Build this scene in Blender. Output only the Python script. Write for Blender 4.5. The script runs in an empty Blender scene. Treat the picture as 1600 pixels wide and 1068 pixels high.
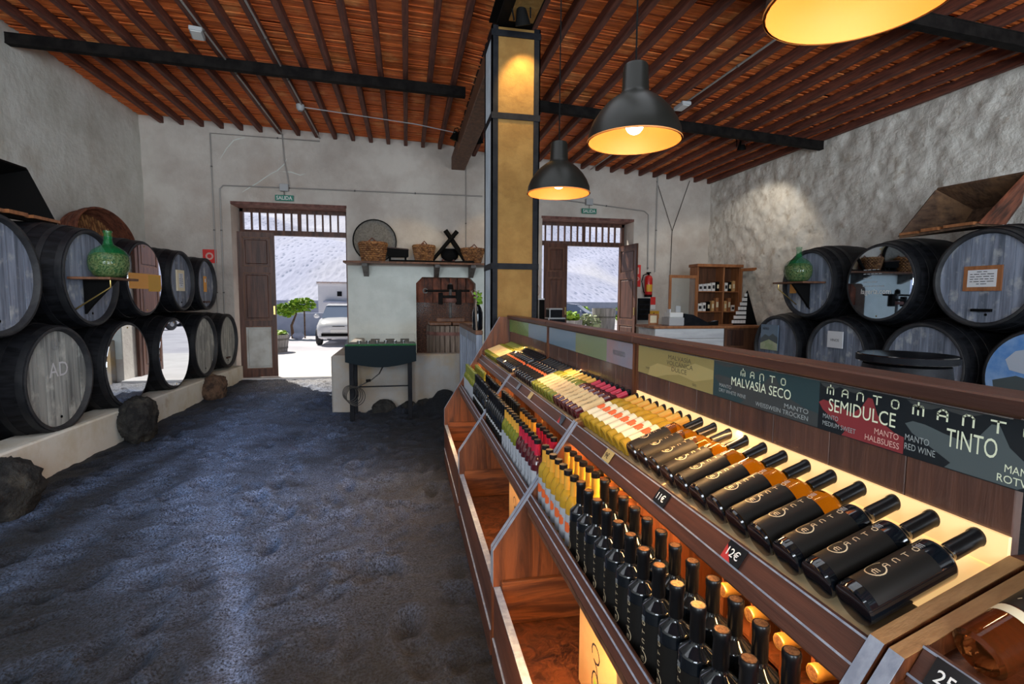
import bpy, math, random
import numpy as np
from mathutils import Matrix, Vector
random.seed(7); RNG = np.random.default_rng(5)
C = bpy.context.scene.collection
SC = bpy.context.scene
PI = math.pi
R = math.radians

# ---------------------------------------------------------------- camera, sky, sun, large lights, exposure
cam = bpy.data.cameras.new('camera'); cam.lens = 18.0; cam.sensor_width = 36.0; cam.clip_start = .05; cam.clip_end = 900
co = bpy.data.objects.new('camera', cam); C.objects.link(co)
ya, pt, ro = R(11.636), R(4.734), R(.366)
r0 = Vector((math.cos(ya), -math.sin(ya), 0)); fh = Vector((math.sin(ya), math.cos(ya), 0))
fw = fh*math.cos(pt) - Vector((0, 0, math.sin(pt))); u0 = r0.cross(fw)
rr = r0*math.cos(ro) + u0*math.sin(ro); uu = -r0*math.sin(ro) + u0*math.cos(ro)
co.matrix_world = Matrix(((rr.x, uu.x, -fw.x, 0), (rr.y, uu.y, -fw.y, 0), (rr.z, uu.z, -fw.z, 1.6), (0, 0, 0, 1)))
SC.camera = co
SC.view_settings.view_transform = 'Standard'; SC.view_settings.look = 'None'
SC.view_settings.gamma = 1.0; SC.view_settings.use_curve_mapping = False
SC.view_settings.exposure = 0.32
try: SC.display_settings.display_device = 'sRGB'
except Exception: pass
SC.cycles.max_bounces = 8; SC.cycles.transmission_bounces = 6; SC.cycles.diffuse_bounces = 4
SC.cycles.caustics_reflective = False; SC.cycles.caustics_refractive = False
SC.cycles.sample_clamp_indirect = 4.0; SC.cycles.blur_glossy = .5
wd = bpy.data.worlds.new('sky'); SC.world = wd; wd.use_nodes = True
wn = wd.node_tree; bg = wn.nodes['Background']
sky = wn.nodes.new('ShaderNodeTexSky'); sky.sky_type = 'HOSEK_WILKIE'; sky.turbidity = 3.0
sky.sun_direction = Vector((-.36, .58, .73)).normalized()
wn.links.new(sky.outputs[0], bg.inputs[0]); bg.inputs[1].default_value = 1.1
def lamp(name, kind, loc, energy, col, aim=None, **k):
    l = bpy.data.lights.new(name, kind); l.energy = energy; l.color = col
    for a, b in k.items(): setattr(l, a, b)
    o = bpy.data.objects.new(name, l); C.objects.link(o); o.location = loc
    if aim is not None: o.rotation_euler = (Vector(aim) - Vector(loc)).to_track_quat('-Z', 'Y').to_euler()
    return o
lamp('sun', 'SUN', (-6, 20, 12), 5.2, (1, .93, .82), (-6+.53*.68, 20-.85*.68, 12-.73), angle=R(.6))
FRONT_FILL = ((-3.0, 'left'), (1.2, 'middle'), (5.0, 'right'))
for x, n in FRONT_FILL:            # added fill lamps behind the camera, set in unseen front wall openings
    lamp('front_fill', 'AREA', (x, -3.7, 2.2), 235, (.82, .91, 1.0), (x, 6, 4.6), shape='RECTANGLE', size=2.4, size_y=2.8)
lamp('roof_fill', 'AREA', (-1.2, 2.6, 4.4), 95, (.88, .93, 1.0), (-1.2, 3.6, 0), shape='RECTANGLE', size=6.5, size_y=3.2)  # added overhead fill lamp, not a real roof window

# ---------------------------------------------------------------- helpers
OFF = {}
class MB:
    def __init__(s): s.v = []; s.f = []; s.m = []; s.mi = 0
    def add(s, vs, fs):
        n = len(s.v); s.v += [tuple(v) for v in vs]; s.f += [tuple(i+n for i in f) for f in fs]; s.m += [s.mi]*len(fs); return s
    def box(s, x0, x1, y0, y1, z0, z1, M=None, c=0):
        if c <= 0:
            vs = [(x, y, z) for x in (x0, x1) for y in (y0, y1) for z in (z0, z1)]
            fs = [(0, 1, 3, 2), (4, 6, 7, 5), (0, 4, 5, 1), (2, 3, 7, 6), (0, 2, 6, 4), (1, 5, 7, 3)]
        else:
            vs = []; ix = {}
            lo = (x0, y0, z0); hi = (x1, y1, z1)
            for a in (0, 1):
                for b in (0, 1):
                    for d in (0, 1):
                        k = (a, b, d)
                        for ax in range(3):
                            p = [0, 0, 0]
                            for q in range(3):
                                e = hi[q] if k[q] else lo[q]
                                p[q] = e if q == ax else e + (-c if k[q] else c)
                            ix[k, ax] = len(vs); vs.append(tuple(p))
            fs = []
            for ax in range(3):
                o1, o2 = [q for q in range(3) if q != ax]
                for sd in (0, 1):
                    cyc = []
                    for (i, j) in ((0, 0), (1, 0), (1, 1), (0, 1)):
                        k = [0, 0, 0]; k[ax] = sd; k[o1] = i; k[o2] = j; cyc.append(ix[tuple(k), ax])
                    if (sd == 1) != (ax == 1): pass
                    else: cyc = cyc[::-1]
                    fs.append(tuple(cyc))
            for ax in range(3):           # edges along ax
                o1, o2 = [q for q in range(3) if q != ax]
                for i in (0, 1):
                    for j in (0, 1):
                        ka = [0, 0, 0]; ka[o1] = i; ka[o2] = j; kb = list(ka); kb[ax] = 1
                        fs.append((ix[tuple(ka), o1], ix[tuple(kb), o1], ix[tuple(kb), o2], ix[tuple(ka), o2]))
            for k in [(a, b, d) for a in (0, 1) for b in (0, 1) for d in (0, 1)]:
                fs.append((ix[k, 0], ix[k, 1], ix[k, 2]))
        if M is not None: vs = [tuple(M @ Vector(v)) for v in vs]
        return s.add(vs, fs)
    def prism(s, poly, a, b, plane='xz', M=None):
        mk = {'xz': lambda p, t: (p[0], t, p[1]), 'yz': lambda p, t: (t, p[0], p[1]), 'xy': lambda p, t: (p[0], p[1], t)}[plane]
        n = len(poly); vs = [mk(p, a) for p in poly] + [mk(p, b) for p in poly]
        fs = [tuple(range(n)), tuple(range(2*n-1, n-1, -1))] + [(i, i+n, (i+1) % n+n, (i+1) % n) for i in range(n)]
        if M is not None: vs = [tuple(M @ Vector(v)) for v in vs]
        return s.add(vs, fs)
    def lathe(s, prof, seg=24, M=None, a0=0, a1=2*PI):
        full = abs(a1-a0-2*PI) < 1e-6; ns = seg if full else seg+1
        vs = []; rows = []
        for r, z in prof:
            if r < 1e-7: rows.append([len(vs)]*ns); vs.append((0, 0, z))
            else:
                rows.append(list(range(len(vs), len(vs)+ns)))
                vs += [(r*math.cos(a0+(a1-a0)*k/seg), r*math.sin(a0+(a1-a0)*k/seg), z) for k in range(ns)]
        fs = []
        for i in range(len(rows)-1):
            A, B = rows[i], rows[i+1]
            for k in range(seg):
                j = (k+1) % ns if full else k+1
                q = [A[k], A[j], B[j], B[k]]; u = []
                for t in q:
                    if t not in u: u.append(t)
                if len(u) > 2: fs.append(tuple(u))
        if M is not None: vs = [tuple(M @ Vector(v)) for v in vs]
        return s.add(vs, fs)
    def tube(s, pts, r, seg=8, closed=False):
        pts = [Vector(p) for p in pts]; n = len(pts); vs = []
        rad = r if hasattr(r, '__len__') else [r]*n
        up = None
        for i, p in enumerate(pts):
            t = (pts[(i+1) % n]-pts[i-1]) if closed else (pts[min(i+1, n-1)]-pts[max(i-1, 0)])
            t.normalize()
            if up is None:
                up = Vector((0, 0, 1)) if abs(t.z) < .9 else Vector((1, 0, 0))
            up = (up - t*up.dot(t)); up.normalize(); sd = t.cross(up)
            vs += [tuple(p + (up*math.cos(2*PI*k/seg)+sd*math.sin(2*PI*k/seg))*rad[i]) for k in range(seg)]
        fs = []
        for i in range(n if closed else n-1):
            j = (i+1) % n
            fs += [(i*seg+k, i*seg+(k+1) % seg, j*seg+(k+1) % seg, j*seg+k) for k in range(seg)]
        if not closed: fs += [tuple(range(seg-1, -1, -1)), tuple((n-1)*seg+k for k in range(seg))]
        return s.add(vs, fs)
    def sphere(s, c, r, seg=16, rings=8, sc=(1, 1, 1)):
        pr = [(math.sin(PI*i/rings), -math.cos(PI*i/rings)) for i in range(rings+1)]
        pr[0] = (0, -1); pr[-1] = (0, 1)
        return s.lathe(pr, seg, Matrix.Translation(c) @ Matrix.Diagonal((r*sc[0], r*sc[1], r*sc[2], 1)))
    def quad(s, a, b, c, d): return s.add([a, b, c, d], [(0, 1, 2, 3)])
    def mesh(s, name, mats, smooth=True, ang=35, off=None):
        me = bpy.data.meshes.new(name)
        v = s.v if off is None else [(x-off[0], y-off[1], z-off[2]) for x, y, z in s.v]
        me.from_pydata(v, [], s.f)
        for m in (mats if isinstance(mats, (list, tuple)) else [mats]): me.materials.append(m)
        if any(s.m): me.polygons.foreach_set('material_index', s.m)
        import bmesh as _b
        bm = _b.new(); bm.from_mesh(me); _b.ops.recalc_face_normals(bm, faces=bm.faces); bm.to_mesh(me); bm.free()
        if smooth: me.shade_smooth(); me.set_sharp_from_angle(angle=R(ang))
        me.update(); return me
def B(*a, **k): return MB().box(*a, **k)
def link(name, data, parent=None, loc=None, rot=None):
    o = bpy.data.objects.new(name, data); C.objects.link(o)
    if parent is not None: o.parent = parent
    if loc is not None: o.location = loc
    if rot is not None: o.rotation_euler = rot
    return o
def tag(o, label=None, cat=None, group=None, kind=None):
    if label: o['label'] = label
    if cat: o['category'] = cat
    if group: o['group'] = group
    if kind: o['kind'] = kind
    return o
def thing(name, label, cat, loc=(0, 0, 0), rot=(0, 0, 0), group=None):
    o = link(name, None, None, loc, rot); OFF[o] = tuple(loc); return tag(o, label, cat, group)
def solo(name, mb, mat, label, cat, group=None, loc=None, **k):
    o = link(name, mb.mesh(name, mat, off=loc, **k), None, loc); return tag(o, label, cat, group)
def P(name, mb, mat, par, label=None, kind=None, loc=None, rot=None, **k):   # local coordinates of par
    o = link(name, mb.mesh(name, mat, **k) if isinstance(mb, MB) else mb, par, loc, rot); OFF[o] = OFF.get(par, (0, 0, 0)); return tag(o, label, kind=kind)
def W(name, mb, mat, par, label=None, kind=None, **k):                       # world coordinates (unrotated parents)
    o = link(name, mb.mesh(name, mat, off=OFF.get(par, (0, 0, 0)), **k), par); OFF[o] = OFF.get(par, (0, 0, 0)); return tag(o, label, kind=kind)
def S(name, mb, mat, parent=None, **k):
    o = link(name, mb.mesh(name, mat, **k), parent); OFF[o] = (0, 0, 0)
    if parent is None: o['kind'] = 'structure'
    return o
def copy_tree(o, parent=None):
    c = o.copy(); C.objects.link(c)
    if parent is not None: c.parent = parent
    for ch in list(o.children): copy_tree(ch, c)
    return c
ORD = ('first second third fourth fifth sixth seventh eighth ninth tenth eleventh twelfth thirteenth fourteenth fifteenth sixteenth '
       'seventeenth eighteenth nineteenth twentieth twenty-first twenty-second twenty-third').split()

# ---------------------------------------------------------------- materials
def mat(name, col, rough=.6, metal=0., spec=.5, col2=None, sc=3., st=(1, 1, 1), lo=.4, hi=.6, det=6, bump=0., bsc=None, coat=0.,
        trans=0., emit=None, es=0., col3=None, sc3=1., lo3=.5, hi3=.65, rnd=0., ior=1.45, sss=0., rand_off=True, alpha=1., bd=.02, dist=0.):
    m = bpy.data.materials.new(name); m.use_nodes = True; nt = m.node_tree; N = nt.nodes; L = nt.links
    b = N['Principled BSDF']; I = b.inputs
    I['Base Color'].default_value = (*col, 1); I['Roughness'].default_value = rough; I['Metallic'].default_value = metal
    I['Specular IOR Level'].default_value = spec; I['IOR'].default_value = ior
    if coat: I['Coat Weight'].default_value = coat; I['Coat Roughness'].default_value = .08
    if trans: I['Transmission Weight'].default_value = trans
    if emit: I['Emission Color'].default_value = (*emit, 1); I['Emission Strength'].default_value = es
    if sss: I['Subsurface Weight'].default_value = sss; I['Subsurface Radius'].default_value = (.02, .02, .02)
    if alpha < 1: I['Alpha'].default_value = alpha
    if col2 or bump or col3 or rnd:
        tc = N.new('ShaderNodeTexCoord'); mp = N.new('ShaderNodeMapping'); mp.inputs['Scale'].default_value = st
        vec = tc.outputs['Object']
        if rand_off:
            oi = N.new('ShaderNodeObjectInfo'); ad = N.new('ShaderNodeVectorMath'); ad.operation = 'ADD'
            mu = N.new('ShaderNodeMath'); mu.operation = 'MULTIPLY'; mu.inputs[1].default_value = 17.3
            L.new(oi.outputs['Random'], mu.inputs[0]); L.new(vec, ad.inputs[0]); L.new(mu.outputs[0], ad.inputs[1]); vec = ad.outputs[0]
        L.new(vec, mp.inputs['Vector'])
        def noise(scale, d, v=mp.outputs[0], ds=0.):
            n = N.new('ShaderNodeTexNoise'); n.inputs['Scale'].default_value = scale; n.inputs['Detail'].default_value = d
            n.inputs['Roughness'].default_value = .62; n.inputs['Distortion'].default_value = ds; L.new(v, n.inputs['Vector']); return n.outputs['Fac']
        def ramp(f, a, c):
            r = N.new('ShaderNodeMapRange'); r.inputs['From Min'].default_value = a; r.inputs['From Max'].default_value = c
            r.clamp = True; L.new(f, r.inputs['Value']); return r.outputs[0]
        def mixc(f, A, Bc):
            x = N.new('ShaderNodeMix'); x.data_type = 'RGBA'; L.new(f, x.inputs[0])
            if isinstance(A, tuple): x.inputs[6].default_value = (*A, 1)
            else: L.new(A, x.inputs[6])
            x.inputs[7].default_value = (*Bc, 1); return x.outputs[2]
        n1 = noise(sc, det, ds=dist); out = col
        if col2: out = mixc(ramp(n1, lo, hi), out, col2)
        if col3: out = mixc(ramp(noise(sc3, 4, vec), lo3, hi3), out, col3)
        if rnd:
            oi2 = N.new('ShaderNodeObjectInfo'); hs = N.new('ShaderNodeHueSaturation')
            rr_ = N.new('ShaderNodeMapRange'); rr_.inputs['To Min'].default_value = 1-rnd; rr_.inputs['To Max'].default_value = 1+rnd
            L.new(oi2.outputs['Random'], rr_.inputs['Value']); L.new(rr_.outputs[0], hs.inputs['Value'])
            if isinstance(out, tuple): hs.inputs['Color'].default_value = (*out, 1)
            else: L.new(out, hs.inputs['Color'])
            out = hs.outputs[0]
        if not isinstance(out, tuple): L.new(out, I['Base Color'])
        if bump:
            bp = N.new('ShaderNodeBump'); bp.inputs['Strength'].default_value = bump; bp.inputs['Distance'].default_value = bd
            L.new(n1 if bsc is None else noise(bsc, 6), bp.inputs['Height']); L.new(bp.outputs[0], I['Normal'])
    return m
M_ = {}
def defm(k, *a, **kw): M_[k] = mat(k, *a, **kw)
defm('plaster_left', (.74, .74, .69), .9, col2=(.60, .59, .53), sc=1.6, lo=.42, hi=.66, bump=.5, bsc=9, bd=.03, col3=(.55, .51, .43), sc3=.9, lo3=.55, hi3=.75, spec=.2)
defm('plaster_back', (.66, .61, .55), .9, col2=(.52, .46, .41), sc=1.3, lo=.40, hi=.65, bump=.6, bsc=8, bd=.035, col3=(.48, .40, .34), sc3=.7, lo3=.52, hi3=.72, spec=.2)
defm('plaster_right', (.80, .77, .71), .9, col2=(.62, .58, .52), sc=5, lo=.42, hi=.66, bump=.8, bsc=14, bd=.03, col3=(.54, .48, .41), sc3=6, lo3=.58, hi3=.70, spec=.2)
defm('plaster_white', (.80, .84, .79), .85, col2=(.72, .76, .71), sc=2.5, bump=.3, bsc=12, bd=.02, spec=.2)
defm('plaster_kerb', (.80, .79, .72), .85, col2=(.68, .63, .50), sc=3, lo=.45, hi=.7, bump=.3, bsc=14, col3=(.38, .27, .16), sc3=2, lo3=.6, hi3=.75, spec=.2)
defm('plaster_tank', (.38, .37, .36), .85, col2=(.36, .31, .25), sc=2, lo=.4, hi=.65, bump=.3, bsc=12, col3=(.42, .30, .16), sc3=1.3, lo3=.5, hi3=.7, spec=.2)
defm('plaster_column', (.25, .145, .046), .85, col2=(.20, .11, .033), sc=4, bump=.5, bsc=16, bd=.02, spec=.2)
defm('plaster_daylit', (.50, .56, .62), .85, col2=(.40, .46, .52), sc=4, bump=.3)  # column plaster with door daylight in its colour
defm('plaster_out', (.85, .84, .86), .9, col2=(.78, .78, .82), sc=1.5)
defm('joist', (.19, .060, .036), .75, col2=(.09, .03, .022), sc=5, st=(6, .6, 6), bump=.3)
defm('lath', (.90, .215, .042), .7, col2=(.50, .095, .02), sc=3, st=(1.2, 14, 14), lo=.35, hi=.65, bump=.3, col3=(.92, .36, .11), sc3=2.3, lo3=.52, hi3=.72, rand_off=False)
defm('roof_void', (.03, .012, .008), .9)
defm('steel', (.007, .006, .006), .75, col2=(.015, .013, .012), sc=7, bump=.2, spec=.1)
defm('steel_grey', (.16, .15, .14), .6, col2=(.10, .09, .085), sc=9)
defm('iron', (.006, .007, .010), .6, col2=(.012, .013, .016), sc=10, spec=.12)
defm('black', (.005, .005, .005), .7, spec=.1)
defm('black_gloss', (.006, .006, .008), .12, coat=.6)
defm('barrel', (.005, .0055, .007), .55, col2=(.014, .015, .019), sc=4, st=(.5, 5, 5), bump=.25, bd=.01, spec=.2)
defm('hoop', (.009, .010, .013), .45, col2=(.018, .019, .022), sc=8, spec=.3)
defm('chime', (.038, .038, .040), .65, col2=(.02, .021, .025), sc=6, bump=.3)
defm('head_grey', (.27, .31, .40), .62, col2=(.10, .12, .16), sc=2.2, st=(8, 8, .55), lo=.36, hi=.66, bump=.4, rnd=.25, col3=(.42, .44, .46), sc3=5, lo3=.55, hi3=.7)
defm('head_pale', (.44, .46, .44), .62, col2=(.15, .16, .16), sc=2.2, st=(8, 8, .5), lo=.38, hi=.66, bump=.4, rnd=.2, col3=(.60, .62, .58), sc3=4, lo3=.54, hi3=.7)
defm('mirror', (.62, .67, .74), .015, metal=1)
defm('mirror_blue', (.42, .52, .66), .02, metal=1)
defm('wood_dark', (.085, .034, .020), .55, col2=(.038, .016, .011), sc=2.5, st=(9, 9, .8), lo=.35, hi=.65, bump=.3, coat=.1)
defm('wood_panel', (.115, .048, .031), .5, col2=(.055, .025, .019), sc=2.0, st=(7, 12, .9), lo=.34, hi=.66, bump=.3, rnd=.18, dist=.6, coat=.9)
defm('wood_rail', (.10, .040, .027), .4, col2=(.055, .025, .019), sc=2.2, st=(12, .8, 12), lo=.35, hi=.65, bump=.2, spec=.25)
defm('wood_orange', (.17, .050, .015), .5, col2=(.055, .016, .006), sc=2.0, st=(9, 9, 1.0), lo=.38, hi=.62, bump=.3, dist=.9)
defm('wood_orange_x', (.22, .066, .018), .5, col2=(.07, .020, .007), sc=2.0, st=(1.1, 10, 10), lo=.4, hi=.6, bump=.3, dist=.9)
defm('wood_edge', (.42, .23, .09), .5, col2=(.25, .12, .04), sc=2.0, st=(1, 12, 12), lo=.35, hi=.65, bump=.2)
defm('wood_brown', (.20, .085, .042), .55, col2=(.09, .038, .02), sc=2, st=(8, 8, .8), lo=.35, hi=.65, bump=.3)
defm('wood_door', (.15, .065, .042), .4, col2=(.055, .025, .018), sc=2, st=(9, 9, .7), lo=.35, hi=.65, bump=.2, spec=.3)
defm('door_sunlit', (.55, .55, .52), .6, col2=(.42, .40, .36), sc=3)  # door wood paled to stand for sunlight on the lower panel
defm('wood_case', (.42, .17, .065), .45, col2=(.24, .085, .03), sc=2, st=(8, 8, .8), lo=.35, hi=.65, bump=.2, coat=.2)
defm('wood_old', (.15, .085, .05), .75, col2=(.05, .026, .016), sc=2, st=(1, 9, 9), lo=.35, hi=.65, bump=.5, col3=(.22, .12, .06), sc3=3)
defm('wood_red', (.30, .09, .045), .7, col2=(.055, .02, .012), sc=2.4, st=(2, 7, 1), lo=.38, hi=.62, bump=.5)
defm('wood_press', (.26, .20, .155), .7, col2=(.12, .085, .065), sc=2.5, st=(9, 9, .8), lo=.35, hi=.65, bump=.4, rnd=.25)
defm('rust', (.22, .10, .08), .75, col2=(.12, .05, .04), sc=9, bump=.3)
defm('wicker', (.42, .20, .075), .6, col2=(.14, .055, .022), sc=14, bump=.3, rnd=.15)
defm('wicker_red', (.22, .075, .04), .6, col2=(.10, .032, .02), sc=12, bump=.3)
defm('lava', (.030, .029, .027), .85, col2=(.008, .008, .009), sc=9, lo=.42, hi=.6, bump=1., bsc=22, bd=.05, col3=(.06, .055, .045), sc3=4)
defm('lava_brown', (.16, .095, .06), .85, col2=(.05, .03, .022), sc=9, lo=.42, hi=.6, bump=1., bsc=20, bd=.04)
defm('white', (.80, .80, .78), .5)
defm('paper', (.74, .75, .78), .7)
defm('cream', (.84, .74, .52), .6)
defm('ink', (.02, .02, .024), .6)
defm('red', (.62, .02, .018), .35, coat=.4)
defm('red_sign', (.72, .035, .03), .5)
defm('yellow_sign', (.72, .38, .03), .5)
defm('orange_sign', (.85, .38, .06), .5)
defm('green_sign', (.02, .22, .15), .4)
defm('grey_plastic', (.45, .46, .47), .5)
defm('pipe', (.36, .34, .32), .5, metal=.3)
defm('cable', (.03, .028, .026), .6)
defm('chrome', (.6, .6, .6), .2, metal=1)
defm('brass', (.6, .42, .14), .3, metal=1)
defm('glass', (.60, .70, .68), .02, alpha=.10)
defm('glass_green', (.004, .20, .05), .03, alpha=.36, coat=.4)
defm('cloud_grey', (.50, .56, .66), .3)
defm('sky_print', (.12, .30, .68), .16, col2=(.30, .48, .78), sc=2.2, coat=.4)
defm('corks', (.30, .19, .09), .8, col2=(.03, .02, .012), sc=40, bump=.6, col3=(.40, .30, .18), sc3=60)
defm('glass_dark', (.004, .006, .009), .06, spec=.7, coat=.5)
defm('glass_amber', (.40, .17, .008), .03, trans=.95, ior=1.2, spec=.6)
defm('glass_yellow', (.86, .55, .06), .04, trans=.55, ior=1.2, spec=.6, alpha=.85)
defm('glass_olive', (.22, .24, .03), .06, trans=.3, ior=1.33, spec=.6)
defm('glass_red', (.07, .008, .012), .05, spec=.7, coat=.4)
defm('glass_rose', (.85, .24, .06), .02, trans=.95, ior=1.33, spec=.6)
defm('cap_black', (.005, .005, .006), .28, spec=.4)
defm('cap_gold', (.55, .33, .08), .28, metal=.75)
defm('cap_top', (.42, .22, .10), .35, metal=.6, col2=(.2, .09, .04), sc=160)
defm('cap_orange', (.72, .37, .05), .4, coat=.2)
defm('cap_red', (.52, .018, .05), .4, coat=.2)
defm('cap_olive', (.16, .18, .03), .4, coat=.2)
defm('label_shaded', (.34, .36, .40), .6)  # labels of upright bottles greyed blue, their shade put into the colour
defm('label_beige', (.62, .46, .24), .6, col2=(.56, .40, .2), sc=20)
defm('label_cream', (.74, .66, .46), .6)
defm('label_dark', (.009, .008, .007), .5, spec=.25)
defm('label_red', (.75, .13, .03), .55)
defm('print_gold', (.62, .50, .32), .45)
defm('print_grey', (.42, .44, .46), .5)
defm('print_red', (.45, .03, .03), .5)
defm('tilt_board', (.62, .47, .27), .6)
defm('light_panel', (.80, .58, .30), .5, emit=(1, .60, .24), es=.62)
defm('led', (1, .8, .5), .5, emit=(1, .62, .25), es=7.)
defm('bulb', (1, .9, .75), .5, emit=(1, .86, .66), es=14.)
defm('spot_face', (1, .8, .4), .5, emit=(1, .66, .16), es=5.)
defm('shade_in', (.80, .29, .06), .5)
defm('shade_out', (.012, .012, .010), .36, spec=.35)
defm('sign_black', (.010, .014, .018), .3, coat=.15)
defm('sign_teal', (.028, .055, .062), .3, coat=.15)
defm('sign_olive', (.30, .24, .09), .35, coat=.15)
defm('sign_olive2', (.40, .32, .13), .35)
defm('sign_red', (.24, .035, .04), .35)
defm('sign_slate', (.085, .105, .11), .35)
defm('sign_slate2', (.05, .055, .056), .35)
defm('sign_blue', (.15, .22, .30), .25, coat=.3)
defm('sign_green', (.11, .24, .05), .25, coat=.3)
defm('sign_sage', (.20, .245, .14), .25, coat=.3)
defm('sign_rose', (.30, .19, .20), .25, coat=.3, col2=(.25, .23, .28), sc=3)
defm('sign_text', (.80, .84, .62), .4)
defm('sign_text_dim', (.34, .37, .37), .4)
defm('sign_text_dark', (.11, .09, .05), .4)
defm('sign_pink', (.70, .42, .36), .4)
defm('carton', (.62, .36, .15), .8, col2=(.55, .31, .12), sc=4)
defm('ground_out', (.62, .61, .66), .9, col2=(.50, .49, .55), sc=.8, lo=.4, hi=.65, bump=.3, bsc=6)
defm('paving', (.74, .72, .72), .85, col2=(.66, .64, .64), sc=1.4, bump=.2)
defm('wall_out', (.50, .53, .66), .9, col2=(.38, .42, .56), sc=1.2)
defm('leaf', (.26, .50, .05), .6, col2=(.40, .55, .06), sc=6)
defm('leaf_pale', (.40, .48, .26), .6, col2=(.55, .58, .40), sc=5)
defm('car_white', (.78, .79, .82), .25, coat=.6)
defm('car_blue', (.30, .34, .46), .25, coat=.6)
defm('car_glass', (.22, .28, .40), .08, spec=.8)
defm('tyre', (.03, .03, .035), .8)
defm('planter', (.36, .34, .33), .8, col2=(.22, .21, .21), sc=2, st=(6, 6, .8))
defm('tile', (.62, .36, .22), .7)
defm('display_green', (.002, .008, .012), .5, spec=.12)
defm('felt', (.10, .085, .06), .8)
defm('grey_paint', (.30, .34, .42), .5, col2=(.20, .23, .30), sc=4, st=(8, 8, .8))
defm('counter_white', (.70, .71, .72), .45, col2=(.58, .58, .60), sc=2, st=(1, 6, 6))
def node_mat(name):
    m = bpy.data.materials.new(name); m.use_nodes = True; return m, m.node_tree.nodes, m.node_tree.links, m.node_tree.nodes['Principled BSDF']
# volcanic sand: colour from a wear attribute (compacted, dusty tracks and door sheen painted blue) plus grains
m, N, L, b = node_mat('volcanic_sand'); M_['sand'] = m
at = N.new('ShaderNodeAttribute'); at.attribute_name = 'wear_sheen'
tc = N.new('ShaderNodeTexCoord')
n1 = N.new('ShaderNodeTexNoise'); n1.inputs['Scale'].default_value = 85; n1.inputs['Detail'].default_value = 8; n1.inputs['Roughness'].default_value = .75; L.new(tc.outputs['Object'], n1.inputs['Vector'])
n2 = N.new('ShaderNodeTexNoise'); n2.inputs['Scale'].default_value = 1.6; n2.inputs['Detail'].default_value = 6; L.new(tc.outputs['Object'], n2.inputs['Vector'])
x1 = N.new('ShaderNodeMix'); x1.data_type = 'RGBA'; x1.inputs[6].default_value = (.0075, .0095, .013, 1); x1.inputs[7].default_value = (.13, .19, .34, 1)
L.new(at.outputs['Fac'], x1.inputs[0])
x2 = N.new('ShaderNodeMix'); x2.data_type = 'RGBA'; x2.blend_type = 'MULTIPLY'; x2.inputs[0].default_value = 1
mr = N.new('ShaderNodeMapRange'); mr.inputs['From Min'].default_value = .40; mr.inputs['From Max'].default_value = .62; mr.inputs['To Min'].default_value = .08; mr.inputs['To Max'].default_value = 2.7
L.new(n1.outputs['Fac'], mr.inputs['Value']); at2 = N.new('ShaderNodeAttribute'); at2.attribute_name = 'sun_dust'
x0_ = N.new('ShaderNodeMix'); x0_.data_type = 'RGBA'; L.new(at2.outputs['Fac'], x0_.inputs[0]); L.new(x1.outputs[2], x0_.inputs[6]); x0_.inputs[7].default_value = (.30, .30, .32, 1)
L.new(x0_.outputs[2], x2.inputs[6]); L.new(mr.outputs[0], x2.inputs[7])
L.new(x2.outputs[2], b.inputs['Base Color']); b.inputs['Roughness'].default_value = .62; b.inputs['Specular IOR Level'].default_value = .45
bp = N.new('ShaderNodeBump'); bp.inputs['Strength'].default_value = 1.0; bp.inputs['Distance'].default_value = .045
n3 = N.new('ShaderNodeTexNoise'); n3.inputs['Scale'].default_value = 30; n3.inputs['Detail'].default_value = 9; n3.inputs['Roughness'].default_value = .72; L.new(tc.outputs['Object'], n3.inputs['Vector'])
L.new(n3.outputs['Fac'], bp.inputs['Height']); L.new(bp.outputs[0], b.inputs['Normal'])
# hillside of black ash with vine pits, seen pale through the doors
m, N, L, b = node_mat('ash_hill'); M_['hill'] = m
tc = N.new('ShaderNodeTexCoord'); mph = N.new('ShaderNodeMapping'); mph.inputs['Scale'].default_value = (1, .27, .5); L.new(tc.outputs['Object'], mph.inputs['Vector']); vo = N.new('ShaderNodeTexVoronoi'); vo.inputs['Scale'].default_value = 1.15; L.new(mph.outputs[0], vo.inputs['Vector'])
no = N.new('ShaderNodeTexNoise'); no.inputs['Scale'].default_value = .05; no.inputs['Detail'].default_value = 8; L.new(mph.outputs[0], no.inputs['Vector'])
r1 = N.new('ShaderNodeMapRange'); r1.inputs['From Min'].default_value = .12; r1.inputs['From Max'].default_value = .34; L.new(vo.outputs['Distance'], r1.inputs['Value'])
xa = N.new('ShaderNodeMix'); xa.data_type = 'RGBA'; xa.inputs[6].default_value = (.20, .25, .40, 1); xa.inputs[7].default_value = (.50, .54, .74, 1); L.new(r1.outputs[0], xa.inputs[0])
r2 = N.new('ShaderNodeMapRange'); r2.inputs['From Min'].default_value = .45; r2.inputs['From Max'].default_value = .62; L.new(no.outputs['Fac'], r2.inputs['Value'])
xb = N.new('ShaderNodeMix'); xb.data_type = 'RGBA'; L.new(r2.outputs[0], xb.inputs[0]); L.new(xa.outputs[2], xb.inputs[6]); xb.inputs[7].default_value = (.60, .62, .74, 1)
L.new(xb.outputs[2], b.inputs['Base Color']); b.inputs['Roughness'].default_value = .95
bp = N.new('ShaderNodeBump'); bp.inputs['Strength'].default_value = .5; bp.inputs['Distance'].default_value = .25; L.new(vo.outputs['Distance'], bp.inputs['Height']); L.new(bp.outputs[0], b.inputs['Normal'])

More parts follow.
